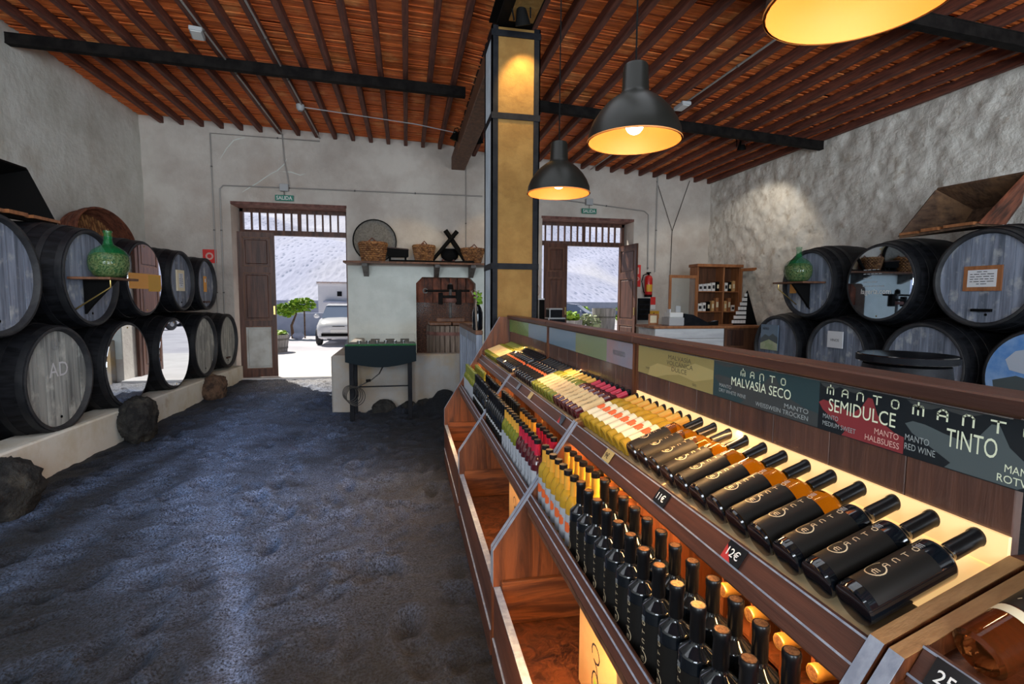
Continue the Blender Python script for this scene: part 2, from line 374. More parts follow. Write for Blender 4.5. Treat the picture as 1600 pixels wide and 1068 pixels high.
def vnoise(x, y, seed=0):
    r = np.random.default_rng(seed); T = r.random((64, 64))
    xi = np.floor(x).astype(int); yi = np.floor(y).astype(int); fx = x-xi; fy = y-yi
    fx = fx*fx*(3-2*fx); fy = fy*fy*(3-2*fy)
    g = lambda i, j: T[i % 64, j % 64]
    return (g(xi, yi)*(1-fx)+g(xi+1, yi)*fx)*(1-fy)+(g(xi, yi+1)*(1-fx)+g(xi+1, yi+1)*fx)*fy
def fbm(x, y, seed=0, o=4):
    s = 0; a = 1; t = 0
    for k in range(o): s = s+a*vnoise(x*2**k, y*2**k, seed+k); t += a; a *= .5
    return s/t
def gridmesh(name, P3, material, smooth=True):
    n, mm = P3.shape[:2]
    idx = np.arange(n*mm).reshape(n, mm)
    f = np.stack([idx[:-1, :-1], idx[1:, :-1], idx[1:, 1:], idx[:-1, 1:]], -1).reshape(-1, 4)
    me = bpy.data.meshes.new(name); me.vertices.add(n*mm); me.vertices.foreach_set('co', P3.reshape(-1).astype(np.float32))
    me.loops.add(f.size); me.loops.foreach_set('vertex_index', f.reshape(-1).astype(np.int32))
    me.polygons.add(len(f)); me.polygons.foreach_set('loop_start', (np.arange(len(f))*4).astype(np.int32))
    me.materials.append(material); me.update(calc_edges=True); me.validate()
    if smooth: me.shade_smooth()
    return me

# text --------------------------------------------------------------------------------------------------
_tc = {}
def scribble2d(n, seed):                       # a line of illegibly small print: word-long dashes
    rg = random.Random(seed); v = []; f = []; x = 0
    for _ in range(max(2, n//3)):
        w = rg.uniform(.8, 2.6); k = len(v); v += [(x, .15), (x+w, .15), (x+w, .55), (x, .55)]; f.append((k, k+1, k+2, k+3)); x += w+.5
    return v, f, x-.5
def text2d(s, bold=0.0):
    if s.startswith('III'): return scribble2d(len(s), len(s))
    if (s, bold) in _tc: return _tc[s, bold]
    cu = bpy.data.curves.new('t', 'FONT'); cu.body = s; cu.size = 1; cu.resolution_u = 3; cu.offset = bold
    o = bpy.data.objects.new('t', cu); me = bpy.data.meshes.new_from_object(o)
    v = [(p.co.x, p.co.y) for p in me.vertices]; f = [tuple(p.vertices) for p in me.polygons]
    bpy.data.objects.remove(o); bpy.data.curves.remove(cu); bpy.data.meshes.remove(me)
    if not v: v = [(0, 0)]
    x0 = min(p[0] for p in v); x1 = max(p[0] for p in v)
    _tc[s, bold] = ([(p[0]-x0, p[1]) for p in v], f, x1-x0); return _tc[s, bold]
GL = {'M': ([[(0, 0), (0, .7), (.12, .82), (.32, .82), (.44, .7), (.44, 0)], [(.44, .7), (.56, .82), (.76, .82), (.88, .7), (.88, 0)], [(.44, .5), (.44, 1.12)]], .88),
      'A': ([[(0, 0), (0, .6), (.25, .9), (.55, .9), (.75, .7), (.75, 0)], [(0, .38), (.75, .38)]], .75),
      'N': ([[(0, 0), (0, .7), (.2, .9), (.55, .9), (.75, .7), (.75, 0)]], .75),
      'T': ([[(0, .9), (.9, .9)], [(.45, .9), (.45, 0)]], .9),
      'O': ([[(.18, 0), (0, .2), (0, .7), (.18, .9), (.57, .9), (.75, .7), (.75, .2), (.57, 0), (.18, 0)]], .75)}
def strokes2d(lines, w):
    v = []; f = []
    for ln in lines:
        for (a, b_) in zip(ln[:-1], ln[1:]):
            dx, dy = b_[0]-a[0], b_[1]-a[1]; l = math.hypot(dx, dy); nx, ny = -dy/l*w/2, dx/l*w/2; ex, ey = dx/l*w*.4, dy/l*w*.4
            n = len(v); v += [(a[0]-ex+nx, a[1]-ey+ny), (a[0]-ex-nx, a[1]-ey-ny), (b_[0]+ex-nx, b_[1]+ey-ny), (b_[0]+ex+nx, b_[1]+ey+ny)]; f.append((n, n+1, n+2, n+3))
    return v, f
def manto2d(gap=1.2, w=.15):
    lines = []; x = 0
    for ch in 'MANTO':
        g, wd_ = GL[ch]
        lines += [[(p[0]+x, p[1]) for p in ln] for ln in g]; x += wd_+gap
    v, f = strokes2d(lines, w); return v, f, x-gap
def flat(mb, t, place, width=None, height=None, maxw=None):
    v, f, w = t; s = width/w if width else height; sy = height/.72 if (width and height) else s
    if maxw and s*w > maxw: s = sy = maxw/w
    mb.add([place(p[0]*s, p[1]*sy) for p in v], f); return s*w
M_['hidden'] = None
del M_['hidden']
# ================================================================ STRUCTURE
XL, XR, YB, YF = -4.84, 6.98, 11.02, -3.8
def zr(x): return 4.86-.029*(x+4.84) if x < 1 else 4.62-.053*(x-1)
# floor of volcanic sand with footprints and a wheel track
nx, ny = 420, 520
xs = np.linspace(XL, XR, nx); t = np.linspace(0, 1, ny); ys = -1.2+12.3*t**1.15
X, Y = np.meshgrid(xs, ys, indexing='ij')
Z = -.03+.05*(fbm(X*1.1, Y*1.1, 3)-.5)+.03*(fbm(X*4, Y*4, 9)-.5)+.022*(fbm(X*11, Y*11, 15, 3)-.5)
wear_sheen = np.zeros_like(X)
def path(pts, w):
    d = np.full_like(X, 9.)
    for a, b_ in zip(pts[:-1], pts[1:]):
        ax, ay = a; bx, by = b_; l2 = (bx-ax)**2+(by-ay)**2
        u = np.clip(((X-ax)*(bx-ax)+(Y-ay)*(by-ay))/l2, 0, 1); d = np.minimum(d, np.hypot(X-ax-u*(bx-ax), Y-ay-u*(by-ay)))
    return np.exp(-(d/w)**2)
trk = path([(-1.8, 11), (-1.88, 9.7), (-2.02, 7.4), (-2.04, 6.13), (-1.76, 5.01), (-1.47, 4.21), (-1.2, 3.62), (-.99, 3.09), (-.83, 2.59), (-.68, 2.0)], .075)
band = path([(-2.0, 11), (-1.9, 8), (-1.6, 6), (-1.0, 4.2), (-.8, 3)], .85)  # wide trodden path, with blue sheen of the door light painted in
fan = [path([(-1.95, 8.6), (mx, my), (ex, ey)], .13) for mx, my, ex, ey in ((-2.2, 6.4, -2.2, 3.3), (-1.92, 5.6, -1.6, 3.2), (-1.7, 4.7, -1.38, 3.4), (-2.5, 6.6, -2.9, 3.6))]
wear_sheen = .75*band*(.2+1.4*fbm(X*3, Y*3, 21))*np.clip((Y-1.8)/2.6, .25, 1)+.75*trk+.34*np.maximum.reduce(fan)
for k in range(820):                                   # footprints: oval dents with raised rims
    px, py = RNG.uniform(-3.1, 1.0), RNG.uniform(1.2, 10.8)
    a = RNG.normal(0, .5)+(.15 if px > -1.5 else .4); L1, L2 = RNG.uniform(.10, .15), RNG.uniform(.045, .07)
    i0, i1 = np.searchsorted(xs, (px-.3, px+.3)); j0, j1 = np.searchsorted(ys, (py-.3, py+.3))
    dx, dy = X[i0:i1, j0:j1]-px, Y[i0:i1, j0:j1]-py
    u = (dx*math.sin(a)+dy*math.cos(a))/L1; v = (dx*math.cos(a)-dy*math.sin(a))/L2; r2 = u*u+v*v
    amp = RNG.uniform(.012, .028)
    Z[i0:i1, j0:j1] += amp*(-np.exp(-r2**3)+.5*np.exp(-(np.sqrt(r2)-1.35)**2*6))*(1-.75*trk[i0:i1, j0:j1])
    wear_sheen[i0:i1, j0:j1] += .07*np.exp(-(np.sqrt(r2)-1.3)**2*6)*(.3+band[i0:i1, j0:j1])
sun_dust = np.exp(-((Y-10.9)/1.25)**2)*np.clip((X+3.1)/.6, 0, 1)*np.clip((-.9-X)/.3, 0, 1)  # pale dust by the door, also brightening the sun patch by colour
Z = np.minimum(Z, .012); Z += -.012*trk
heap = .26*np.exp(-((X-.55)/.22)**2-((Y-7.45)/.22)**2)+.10*np.exp(-((X-.2)/.5)**2-((Y-7.5)/.16)**2)
Z += heap
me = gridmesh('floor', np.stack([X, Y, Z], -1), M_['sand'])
at = me.attributes.new('wear_sheen', 'FLOAT', 'POINT'); at.data.foreach_set('value', np.clip(wear_sheen, 0, 1).reshape(-1).astype(np.float32))
at = me.attributes.new('sun_dust', 'FLOAT', 'POINT'); at.data.foreach_set('value', np.clip(sun_dust*(.6+.8*fbm(X*6, Y*6, 77)), 0, 1).reshape(-1).astype(np.float32))
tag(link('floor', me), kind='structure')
def wallgrid(name, x, amp, sc, m, n=170, k=90):
    ys_ = np.linspace(YF, YB, n); zs_ = np.linspace(-.1, 5.1, k); Yg, Zg = np.meshgrid(ys_, zs_, indexing='ij')
    d = amp*(fbm(Yg*sc, Zg*sc, 31, 5)-.5)*2
    tag(link(name, gridmesh(name, np.stack([x+d, Yg, Zg], -1), m)), kind='structure')
wallgrid('wall_left', XL, .03, 1.2, M_['plaster_left'])
wallgrid('wall_right', XR, .045, 5.0, M_['plaster_right'], 420, 150)
wb = MB(); y0, y1 = YB, 11.6
for a, b_, c, d in ((XL-.1, -3.33, -.1, 5.1), (-3.33, -1.18, 3.44, 5.1), (-1.18, .2, -.1, 5.1), (1.46, 2.93, -.1, 5.1), (2.93, 5.08, 3.40, 5.1), (5.08, XR+.1, -.1, 5.1)):
    wb.box(a, b_, y0, y1, c, d)
wb.prism([(.2, 5.1), (.2, 1.93), (.33, 2.06), (1.33, 2.06), (1.46, 1.93), (1.46, 5.1)], y0, y1)
wbo = S('wall_back', wb, M_['plaster_back'], smooth=False)
for cr in [[(-3.479, 4.253), (-3.361, 4.455), (-3.227, 4.619), (-3.153, 4.647), (-3.022, 4.682)], [(-3.113, 3.644), (-2.96, 3.751), (-2.845, 3.826), (-2.69, 3.943), (-2.574, 4.029), (-2.458, 4.095), (-2.33, 4.222), (-2.276, 4.335)], [(-2.363, 4.08), (-2.21, 4.079), (-2.037, 4.028), (-1.939, 4.063)]]:      # pale filled cracks over the left door
    S('filled_crack', MB().tube([(x, YB-.001, z) for x, z in cr], [.003]+[.010]*(len(cr)-2)+[.003], 5), M_['plaster_white'], wbo)
wf = MB()
for a, b_ in ((XL, -4.3), (-1.7, -.1), (2.5, 3.7), (6.3, XR)): wf.box(a, b_, YF-.3, YF, -.1, 5.1)
for a, b_ in ((-4.3, -1.7), (-.1, 2.5), (3.7, 6.3)): wf.box(a, b_, YF-.3, YF, 3.7, 5.1); wf.box(a, b_, YF-.3, YF, -.1, .7)
S('wall_front', wf, M_['plaster_left'], smooth=False)
# ceiling: deck, laths (too fine to part), joists, steel beams, ridge beam
dk = MB()
for a, b_ in ((XL-.1, 1.0), (1.0, XR+.1)):
    e = 1e-4 if a > 0 else 0
    dk.prism([(a, zr(a)+.145), (b_, zr(b_-1e-4)+.145), (b_, zr(b_-1e-4)+.2), (a, zr(a+e)+.2)], YF, YB+.1)
ceil = S('ceiling', dk, M_['roof_void'], smooth=False)
JX = [-4.46+.3445*i for i in range(16)]+[1.42+.343*i for i in range(17)]
la = MB(); edges = [XL]+JX+[XR]
for a, b_ in zip(edges[:-1], edges[1:]):
    y = 3.6+random.random()*.04
    while y < YB-.02:
        w = random.uniform(.038, .064); dz = random.uniform(-.012, .010); xm = (a+b_)/2
        tz = random.uniform(-.006, .006)
        za, zb = zr(a)+.116+dz, zr(b_)+.116+dz
        if abs(xm-1.0) > .15 or True:
            vs = [(x, yy, z) for (x, z0_) in ((a, za), (b_, zb)) for yy, q in ((y, tz), (y+w, -tz)) for z in (z0_+q, z0_+q+.016)]
            la.add(vs, [(0, 1, 3, 2), (4, 6, 7, 5), (0, 4, 5, 1), (2, 3, 7, 6), (0, 2, 6, 4), (1, 5, 7, 3)])
        y += w+random.uniform(.003, .012)
S('lath', la, M_['lath'], ceil, smooth=False)['kind'] = 'stuff'
jm = B(-.036, .036, YF, YB+.05, 0, .115, c=.008).mesh('joist', M_['joist'], smooth=False)
for x in JX:
    if .80 < x < 1.30: continue
    o = link('joist', jm, ceil, (x, 0, zr(x)))
def chan(xa, xb, y):
    mb = MB(); za, zb = zr(xa), zr(xb-1e-3)
    for (yy0, yy1, d0, d1) in ((y-.045, y-.035, -.13, 0), (y-.05, y+.05, -.135, -.12), (y-.05, y+.05, -.012, -.001)):
        mb.add([(x, yy, z+d) for x, z in ((xa, za), (xb, zb)) for yy in (yy0, yy1) for d in (d0, d1)],
               [(0, 1, 3, 2), (4, 6, 7, 5), (0, 4, 5, 1), (2, 3, 7, 6), (0, 2, 6, 4), (1, 5, 7, 3)])
    return mb
S('steel_beam', chan(XL, .88, 7.8), M_['steel'], ceil, smooth=False)
S('steel_beam', chan(1.26, XR-.03, 7.72), M_['steel'], ceil, smooth=False)
S('steel_beam', chan(1.26, XR-.03, 4.35), M_['steel'], ceil, smooth=False)
S('ridge_beam', B(.95, 1.23, 5.72, YB, 4.30, 4.56, c=.01), M_['wood_brown'], ceil)
rb = MB().box(.90, 1.26, YF, 5.7, 4.30, 4.325).box(.90, 1.26, YF, 5.7, 4.56, 4.585).box(1.07, 1.09, YF, 5.7, 4.30, 4.58)
S('ridge_girder', rb, M_['black'], ceil, smooth=False)
S('girder_soffit', B(1.0, 1.24, YF, 5.1, 4.288, 4.30), M_['plaster_column'], ceil)
# column with steel corner angles and bands
cx0, cx1, cy0, cy1 = .85, 1.345, 5.2, 5.68
col = S('column', B(cx0+.008, cx1-.008, cy0+.008, cy1-.008, -.1, 4.28), M_['plaster_column'])
tag(S('side_face', B(cx0+.003, cx0+.012, cy0+.012, cy1-.012, 0, 4.27), M_['plaster_daylit'], col), 'left face with daylight painted pale grey')  # door daylight put into this side's colour; front keeps the warm lamp tint
ang = MB()
for a, sa in ((cx0, 1), (cx1, -1)):
    for b_, sb in ((cy0, 1), (cy1, -1)):
        x0_, x1_ = sorted((a, a+sa*.065)); yy0, yy1 = sorted((b_, b_+sb*.012)); ang.box(x0_, x1_, yy0, yy1, 0, 4.29)
        x0_, x1_ = sorted((a, a+sa*.012)); yy0, yy1 = sorted((b_, b_+sb*.065)); ang.box(x0_, x1_, yy0, yy1, 0, 4.29)
S('corner_angle', ang, M_['iron'], col, smooth=False)
for z in (4.22, 3.43, 1.94, .9):
    bd = MB().box(cx0, cx1, cy0-.004, cy0+.01, z-.03, z+.03).box(cx0, cx1, cy1-.01, cy1+.004, z-.03, z+.03)
    bd.box(cx0-.004, cx0+.01, cy0, cy1, z-.03, z+.03).box(cx1-.01, cx1+.004, cy0, cy1, z-.03, z+.03)
    S('steel_band', bd, M_['iron'], col, smooth=False)
# kerb carrying the left barrels
kb = MB(); n = 26
for i in range(n):
    ya_, yb_ = 1.5+i*(9.5/n), 1.5+(i+1)*(9.5/n)
    hz = lambda y: .335-.013*(y-5)
    kb.add([(x, y, z) for y in (ya_, yb_) for x, z in ((-3.2, -.1), (-3.2, hz(y)-.015), (-3.215, hz(y)), (-3.52, hz(y)), (-3.52, -.1))],
           [(k, k+1, k+6, k+5) for k in range(4)]+([(0, 1, 2, 3, 4)] if i in (0,) else []))
S('kerb', kb, M_['plaster_kerb'])
S('barrel_rail', B(-4.35, -4.15, 1.5, 11, .0, .215), M_['wood_dark'])
S('barrel_rail', B(-3.78, -3.62, 1.5, 11, .0, .225), M_['wood_dark'])
S('barrel_rail', B(6.1, 6.26, .8, 9, .0, .28), M_['wood_dark'])
S('barrel_rail', B(6.62, 6.78, .8, 9, .0, .28), M_['wood_dark'])
# pressing tank (low walls) in front of the niche
tk = MB().box(-1.06, 1.9, 7.6, 7.8, -.1, .79, c=.02).box(-1.06, -.86, 7.8, YB, -.1, .79, c=.02)
S('tank_wall', tk, M_['plaster_tank'])
S('tank_floor', B(-.86, 1.9, 7.8, YB+.3, -.1, .42), M_['plaster_tank'])
S('trim_1', MB().box(-1.17, .2, YB-.014, YB, .42, 2.27).prism([(.2, 2.27), (.2, 1.93), (.33, 2.06), (1.33, 2.06), (1.46, 1.93), (1.46, 2.27)], YB-.014, YB).box(1.46, 1.7, YB-.014, YB, .42, 2.27), M_['plaster_white'], smooth=False)
ni = S('niche', B(.2, 1.46, 11.34, 11.38, .4, 2.07), M_['wood_dark'])
for i in range(7): S('board', B(.205+i*.18, .375+i*.18, 11.28+.006*(i % 3), 11.34, 1.52, 2.06, c=.006), M_['wood_red'], ni)
st = MB()
for i in range(62):
    for j in range(54):
        if random.random() < .12: continue
        r_ = random.uniform(.006, .0105); x, z = .215+i*.0202+random.uniform(-.004, .004), .43+j*.0202+random.uniform(-.004, .004)
        st.lathe([(0, -r_*.8), (r_, 0), (0, r_*.8)], 5, Matrix.Translation((x, 11.325, z)) @ Matrix.Rotation(PI/2, 4, 'X'))
S('pebble', st, mat('pebble', (.42, .20, .12), .5, col2=(.14, .06, .04), sc=30), ni)['kind'] = 'stuff'
# doors
def door_frame(idx, xa, xb, ztop, ztr):
    fr = MB(); yf0, yf1 = 11.5, 11.6
    fr.box(xa, xa+.06, yf0, yf1, 0, ztop).box(xb-.06, xb, yf0, yf1, 0, ztop).box(xa, xb, yf0, yf1, ztop-.07, ztop).box(xa, xb, yf0-.02, yf1, ztr-.05, ztr+.05)
    d = S('door_%d' % idx, fr, M_['wood_door'], smooth=False)
    S('lintel', B(xa-.02, xb+.02, YB-.01, 11.62, ztop-.005, ztop+.05), M_['rust'], d)
    nb = 13; w = (xb-xa-.12)/nb
    for k in range(1, nb):
        th = .035 if k == 7 else .016
        S('bar', B(xa+.06+k*w-th, xa+.06+k*w+th, yf0+.02, yf1-.02, ztr+.05, ztop-.07, c=.004), M_['wood_door'], d)
    S('threshold', B(xa-.02, xb+.02, YB-.12, 11.75, -.09, .012, c=.01), M_['paving'], d)
    return d
def leaf(d, hinge, ang, w, h, sgn, lower_lit=True, m='wood_door'):
    o = link('leaf', None, d, hinge, (0, 0, ang)); 
    th = .045; st_ = .085
    fr = MB()
    fr.box(0, st_, -th/2, th/2, 0, h).box(w-st_, w, -th/2, th/2, 0, h)
    zs = [0, .16, 1.02, 1.13, 2.10, 2.22, h-.10, h]
    for a, b_ in ((0, .16), (1.02, 1.13), (2.08, 2.2), (h-.1, h)): fr.box(st_, w-st_, -th/2, th/2, a, b_)
    P('leaf_frame', fr, M_[m], o, smooth=False)
    for i, (a, b_) in enumerate(((.16, 1.02), (1.13, 2.08), (2.2, h-.1))):
        pm = MB().box(st_, w-st_, -.008, .008, a, b_).box(st_+.05, w-st_-.05, -.02, .02, a+.05, b_-.05, c=.012)
        P('panel', pm, M_['door_sunlit' if (i == 0 and lower_lit) else m], o, 'lower panel with sunlight painted in' if (i == 0 and lower_lit) else None)
    mo = MB()
    for a, b_ in ((.16, 1.02), (1.13, 2.08), (2.2, h-.1)):
        for s_ in (-1, 1):
            yy = s_*(th/2-.006)
            for q in ((st_, st_+.02, a, b_), (w-st_-.02, w-st_, a, b_), (st_, w-st_, a, a+.02), (st_, w-st_, b_-.02, b_)): mo.box(q[0], q[1], yy-.006, yy+.006, q[2], q[3])
    P('moulding', mo, M_['wood_brown'], o, smooth=False)
    P('lock', B(w-.05, w-.02, -.035, .035, 1.25, 1.42), M_['brass'], o)
    return o
d1 = door_frame(1, -3.31, -1.19, 3.42, 2.94)
leaf(d1, (-3.225, 10.985, .02), R(7), .665, 2.87, 1)
leaf(d1, (-1.235, 11.62, .02), R(86), 1.0, 2.87, 1, False)
d2 = door_frame(2, 2.93, 5.06, 3.38, 2.90)
leaf(d2, (2.97, 10.985, .02), R(7), .55, 2.83, 1, False)
leaf(d2, (4.94, 11.46, .02), R(-87), .86, 2.83, 1, False)
# ================================================================ OUTSIDE
S('yard', B(-40, 60, 11.6, 75, -.12, -.02), M_['ground_out'])
S('pavement', B(-7, 9, 11.62, 16.4, -.1, -.008), M_['paving'])
gx = np.linspace(-120, 160, 90); gt = np.linspace(0, 1, 70); gy = 70+330*gt
Xg, Yg = np.meshgrid(gx, gy, indexing='ij')
Zg = -1+(Yg-70)*.25+18*(fbm(Xg*.02, Yg*.02, 4)-.5)*np.clip((Yg-70)/60, 0, 1)
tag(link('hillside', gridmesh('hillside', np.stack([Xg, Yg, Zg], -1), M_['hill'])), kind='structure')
def out_wall(x0_, x1_, y, h, m='wall_out'): S('yard_wall', B(x0_, x1_, y, y+.4, -.05, h, c=.03), M_[m])
out_wall(-12, -3.3, 24, .95); out_wall(-12, 2, 40, 1.45)
out_wall(-14, -8.2, 26, 1.65); out_wall(4, 30, 46, 1.4)
hs = thing('white_house', 'low white farm building with tiled parapet beyond the white car', 'building', (-3.6, 30, 0))
W('wall', B(-4.72, -1.5, 29.6, 33, -.05, 2.35), M_['plaster_out'], hs)
W('parapet', B(-4.78, -1.4, 29.5, 33.1, 2.35, 2.5), M_['plaster_out'], hs)
tl = MB()
for i in range(20): tl.lathe([(.075, 0), (.075, .3)], 6, Matrix.Translation((-4.7+i*.165, 29.42, 2.50)) @ Matrix.Rotation(-PI/2, 4, 'X'), 0, PI)
W('roof_tile', tl, M_['tile'], hs, kind='stuff')
W('window', B(-3.72, -3.48, 29.56, 29.62, 1.72, 1.98), M_['iron'], hs)
W('canopy', B(-4.4, -3.2, 29.2, 29.62, 1.38, 1.46), M_['wall_out'], hs)
def leaves(name, centre, rad, n, m, par, size=.09, seed=1):
    rg = random.Random(seed); mb = MB()
    for _ in range(n):
        while True:
            p = Vector((rg.uniform(-1, 1), rg.uniform(-1, 1), rg.uniform(-1, 1)))
            if .3 < p.length < 1: break
        c = Vector(centre)+Vector((p.x*rad[0], p.y*rad[1], p.z*rad[2]))
        Mx = Matrix.Translation(c) @ Matrix.Rotation(rg.uniform(0, 6.3), 4, 'Z') @ Matrix.Rotation(rg.uniform(-1, 1), 4, 'X') @ Matrix.Scale(size*rg.uniform(.7, 1.3), 4)
        mb.add([tuple(Mx @ Vector(v)) for v in ((-.5, 0, 0), (-.2, .45, .08), (.4, .35, 0), (.6, 0, -.08), (.3, -.4, .05), (-.25, -.42, 0))], [(0, 1, 2, 3, 4, 5)])
    return W(name, mb, M_[m], par, kind='stuff', smooth=False)
vb = thing('grape_vine', 'bright green vine bush spreading over stones left of the white car', 'vine', (-4.5, 22, 0))
W('trunk', MB().tube([(-4.5, 22, -.02), (-4.55, 22, .5), (-4.35, 22, 1.0)], [.07, .05, .03]).tube([(-4.05, 22, -.02), (-4.05, 22, 1.1)], .03), M_['wood_old'], vb)
leaves('foliage', (-4.75, 22, 1.12), (.42, .4, .28), 260, 'leaf', vb, .15, 2); leaves('foliage', (-4.15, 22, 1.32), (.55, .4, .28), 320, 'leaf', vb, .15, 3)
for i, (x, y, r_) in enumerate(((-4.72, 21.5, .2), (-5.45, 21.6, .3), (-4.2, 21.5, .18))):
    rk = MB().sphere((x, y, r_*.7), r_, 9, 6, (1.2, 1, .9)); rk.v = [(a+random.uniform(-.03, .03), b_+random.uniform(-.03, .03), c+random.uniform(-.03, .03)) for a, b_, c in rk.v]
    solo('garden_stone', rk, M_['wall_out'], ['rounded bluish garden stone under the vine, middle one', 'large bluish garden stone at the left foot of the vine', 'small bluish garden stone at the right foot of the vine'][i], 'stone', loc=(x, y, 0))
def half_barrel(x, y, r_, h, label, plant=None, seed=1):
    t = thing('half_barrel_planter', label, 'planter', (x, y, -.01))
    tf = Matrix.Translation((0, 0, 0))
    for k in range(14):
        a0_, a1_ = 2*PI*k/14+.012, 2*PI*(k+1)/14-.012
        P('stave', MB().lathe([(r_*.86, 0), (r_, h), (r_-.03, h), (r_*.86-.03, 0.02)], 2, tf, a0_, a1_), M_['planter'], t)
    for z in (.25, .75): P('hoop', MB().lathe([(r_*(.86+.14*z)+.008, h*z-.03), (r_*(.86+.14*z)+.010, h*z+.03)], 24), M_['steel_grey'], t)
    P('soil', MB().lathe([(0, h*.8), (r_*.93, h*.8)], 16), M_['lava'], t)
    if plant: leaves('foliage', (x, y, h+plant*.4), (r_*.8, r_*.8, plant*.6), 160, 'leaf' if seed % 2 else 'leaf_pale', t, .14, seed)
    return t
half_barrel(-3.98, 16.45, .50, .52, 'half-barrel planter in the yard just outside the left doorway', .1, 5)
half_barrel(5.62, 17.4, .5, .9, 'tall barrel planter standing in the middle of the right doorway view', .3, 7)
half_barrel(4.55, 19.0, .5, .95, 'banded barrel planter at the left of the right doorway view', None, 6)
half_barrel(7.35, 18.4, .45, 1.3, 'grey barrel standing against the right leaf of the right doorway')
cp = thing('shrub', 'pale green shrub between barrels outside the right doorway', 'shrub', (6.55, 17.9, 0))
W('stem', MB().tube([(6.55, 17.9, -.02), (6.55, 17.9, .7)], .03), M_['wood_old'], cp); leaves('foliage', (6.55, 17.9, .62), (.45, .4, .5), 300, 'leaf_pale', cp, .16, 11)
for i in range(9):
    x, y = 5.5+2.1*i, 36+(i*37 % 5)*1.3
    sb = thing('garden_bush', '%s low green bush from the left in the far garden beyond parked cars' % ORD[i], 'bush', (x, y, -.02), group='far garden bushes')
    W('stem', B(x-.05, x+.05, y-.05, y+.05, -.03, .4), M_['wood_old'], sb); leaves('foliage', (x, y, .55), (.95, .6, .6), 60, 'leaf' if i % 3 else 'leaf_pale', sb, .42, 30+i)
def car(x, y, rz, label, paint, plate=False):
    t = thing('car', label, 'car', (x, y, -.02), (0, 0, rz)); pm = M_[paint]
    # front faces local -Y; sections along Y: (y, half width at belt, z low, z belt)
    secs = [(-1.78, .52, .34, .60), (-1.72, .68, .24, .70), (-1.45, .76, .22, .82), (-.95, .80, .22, .90), (-.6, .815, .22, .93), (.9, .815, .22, .95), (1.5, .78, .24, .92), (1.76, .66, .32, .80)]
    mb = MB(); rows = []
    for (yy, hw, zl, zb) in secs:
        ring = [(-hw*.86, zl), (-hw, zl+.12), (-hw, zb-.16), (-hw*.92, zb-.03), (-hw*.6, zb+.02), (0, zb+.035), (hw*.6, zb+.02), (hw*.92, zb-.03), (hw, zb-.16), (hw, zl+.12), (hw*.86, zl)]
        rows.append([(px_, yy, pz) for px_, pz in ring])
    k = len(rows[0]); mb.add([v for r_ in rows for v in r_], [(i*k+j, i*k+(j+1) % k, (i+1)*k+(j+1) % k, (i+1)*k+j) for i in range(len(rows)-1) for j in range(k)]+[tuple(range(k)), tuple(range((len(rows)-1)*k, len(rows)*k))])
    P('body', mb, pm, t, ang=50)
    cab = [(-.78, .70, .92), (-.22, .60, 1.36), (.35, .60, 1.42), (1.05, .58, 1.36), (1.62, .62, .92)]
    mb = MB(); vs = [];
    for (yy, hw, zt) in cab: vs += [(-hw, yy, zt), (hw, yy, zt)]
    for (yy, hw) in ((-.78, .74), (1.62, .70)): vs += [(-hw, yy, .90), (hw, yy, .90)]
    mb.add(vs, [(2, 3, 5, 4), (4, 5, 7, 6)]); mb.add([(-.62, -.22, 1.35), (-.62, .4, 1.41), (-.6, 1.05, 1.35), (-.70, 1.05, 1.1), (.62, -.22, 1.35), (.62, .4, 1.41), (.6, 1.05, 1.35)], [(0, 1, 4), (1, 4, 5), (1, 2, 5), (2, 5, 6)])
    P('roof', mb, pm, t)
    gl = MB().quad((-.70, -.80, .92), (.70, -.80, .92), (.60, -.20, 1.35), (-.60, -.20, 1.35))
    gl.quad((-.60, 1.05, 1.35), (.60, 1.05, 1.35), (.62, 1.64, .92), (-.62, 1.64, .92))
    for s_ in (-1, 1): gl.add([(s_*.70, -.80, .92), (s_*.605, -.2, 1.35), (s_*.605, .35, 1.40), (s_*.60, 1.05, 1.35), (s_*.64, 1.64, .92)], [(0, 1, 2, 3, 4)])
    P('window_glass', gl, M_['car_glass'], t, smooth=False)
    P('grille', MB().box(-.56, .56, -1.80, -1.70, .335, .43).box(-.2, .2, -1.785, -1.7, .66, .68), M_['black'], t)
    P('bumper', B(-.66, .66, -1.80, -1.62, .27, .335, c=.02), pm, t)
    for s_ in (-1, 1):
        P('headlight', MB().sphere((s_*.58, -1.62, .70), .095, 12, 6, (1, .6, 1)), M_['glass'], t); P('side_light', MB().sphere((s_*.62, -1.68, .55), .045, 10, 5, (1, .6, 1)), M_['chrome'], t)
        mi = P('mirror', MB().sphere((s_*.90, -.55, .98), .1, 10, 6, (1, .6, .75)), pm, t)
        for yy in (-1.15, 1.15):
            wh = P('wheel', MB().lathe([(.12, -.09), (.28, -.09), (.30, -.06), (.30, .06), (.28, .09), (.12, .09)], 20, Matrix.Translation((s_*.72, yy, .30)) @ Matrix.Rotation(PI/2, 4, 'Y')), M_['tyre'], t)
            P('hub', MB().lathe([(0, .085), (.15, .085), (.16, -.085), (0, -.085)], 14, Matrix.Translation((s_*.72, yy, .30)) @ Matrix.Rotation(PI/2, 4, 'Y')), M_['chrome'], wh)
    if plate:
        pl_ = P('number_plate', B(-.26, .26, -1.82, -1.79, .46, .56), M_['white'], t)
    return t
car(-2.28, 20.05, R(0), 'small white car parked nose-in outside the left doorway', 'car_white', True)
car(6.1, 27.5, R(25), 'white parked car nearest beyond the barrels through right doorway', 'car_white')
car(9.6, 28.6, R(60), 'blue-grey parked car seen beside the right leaf of right doorway', 'car_blue')
car(7.4, 32.6, R(80), 'farthest white parked car, side-on, through the right doorway', 'car_white')
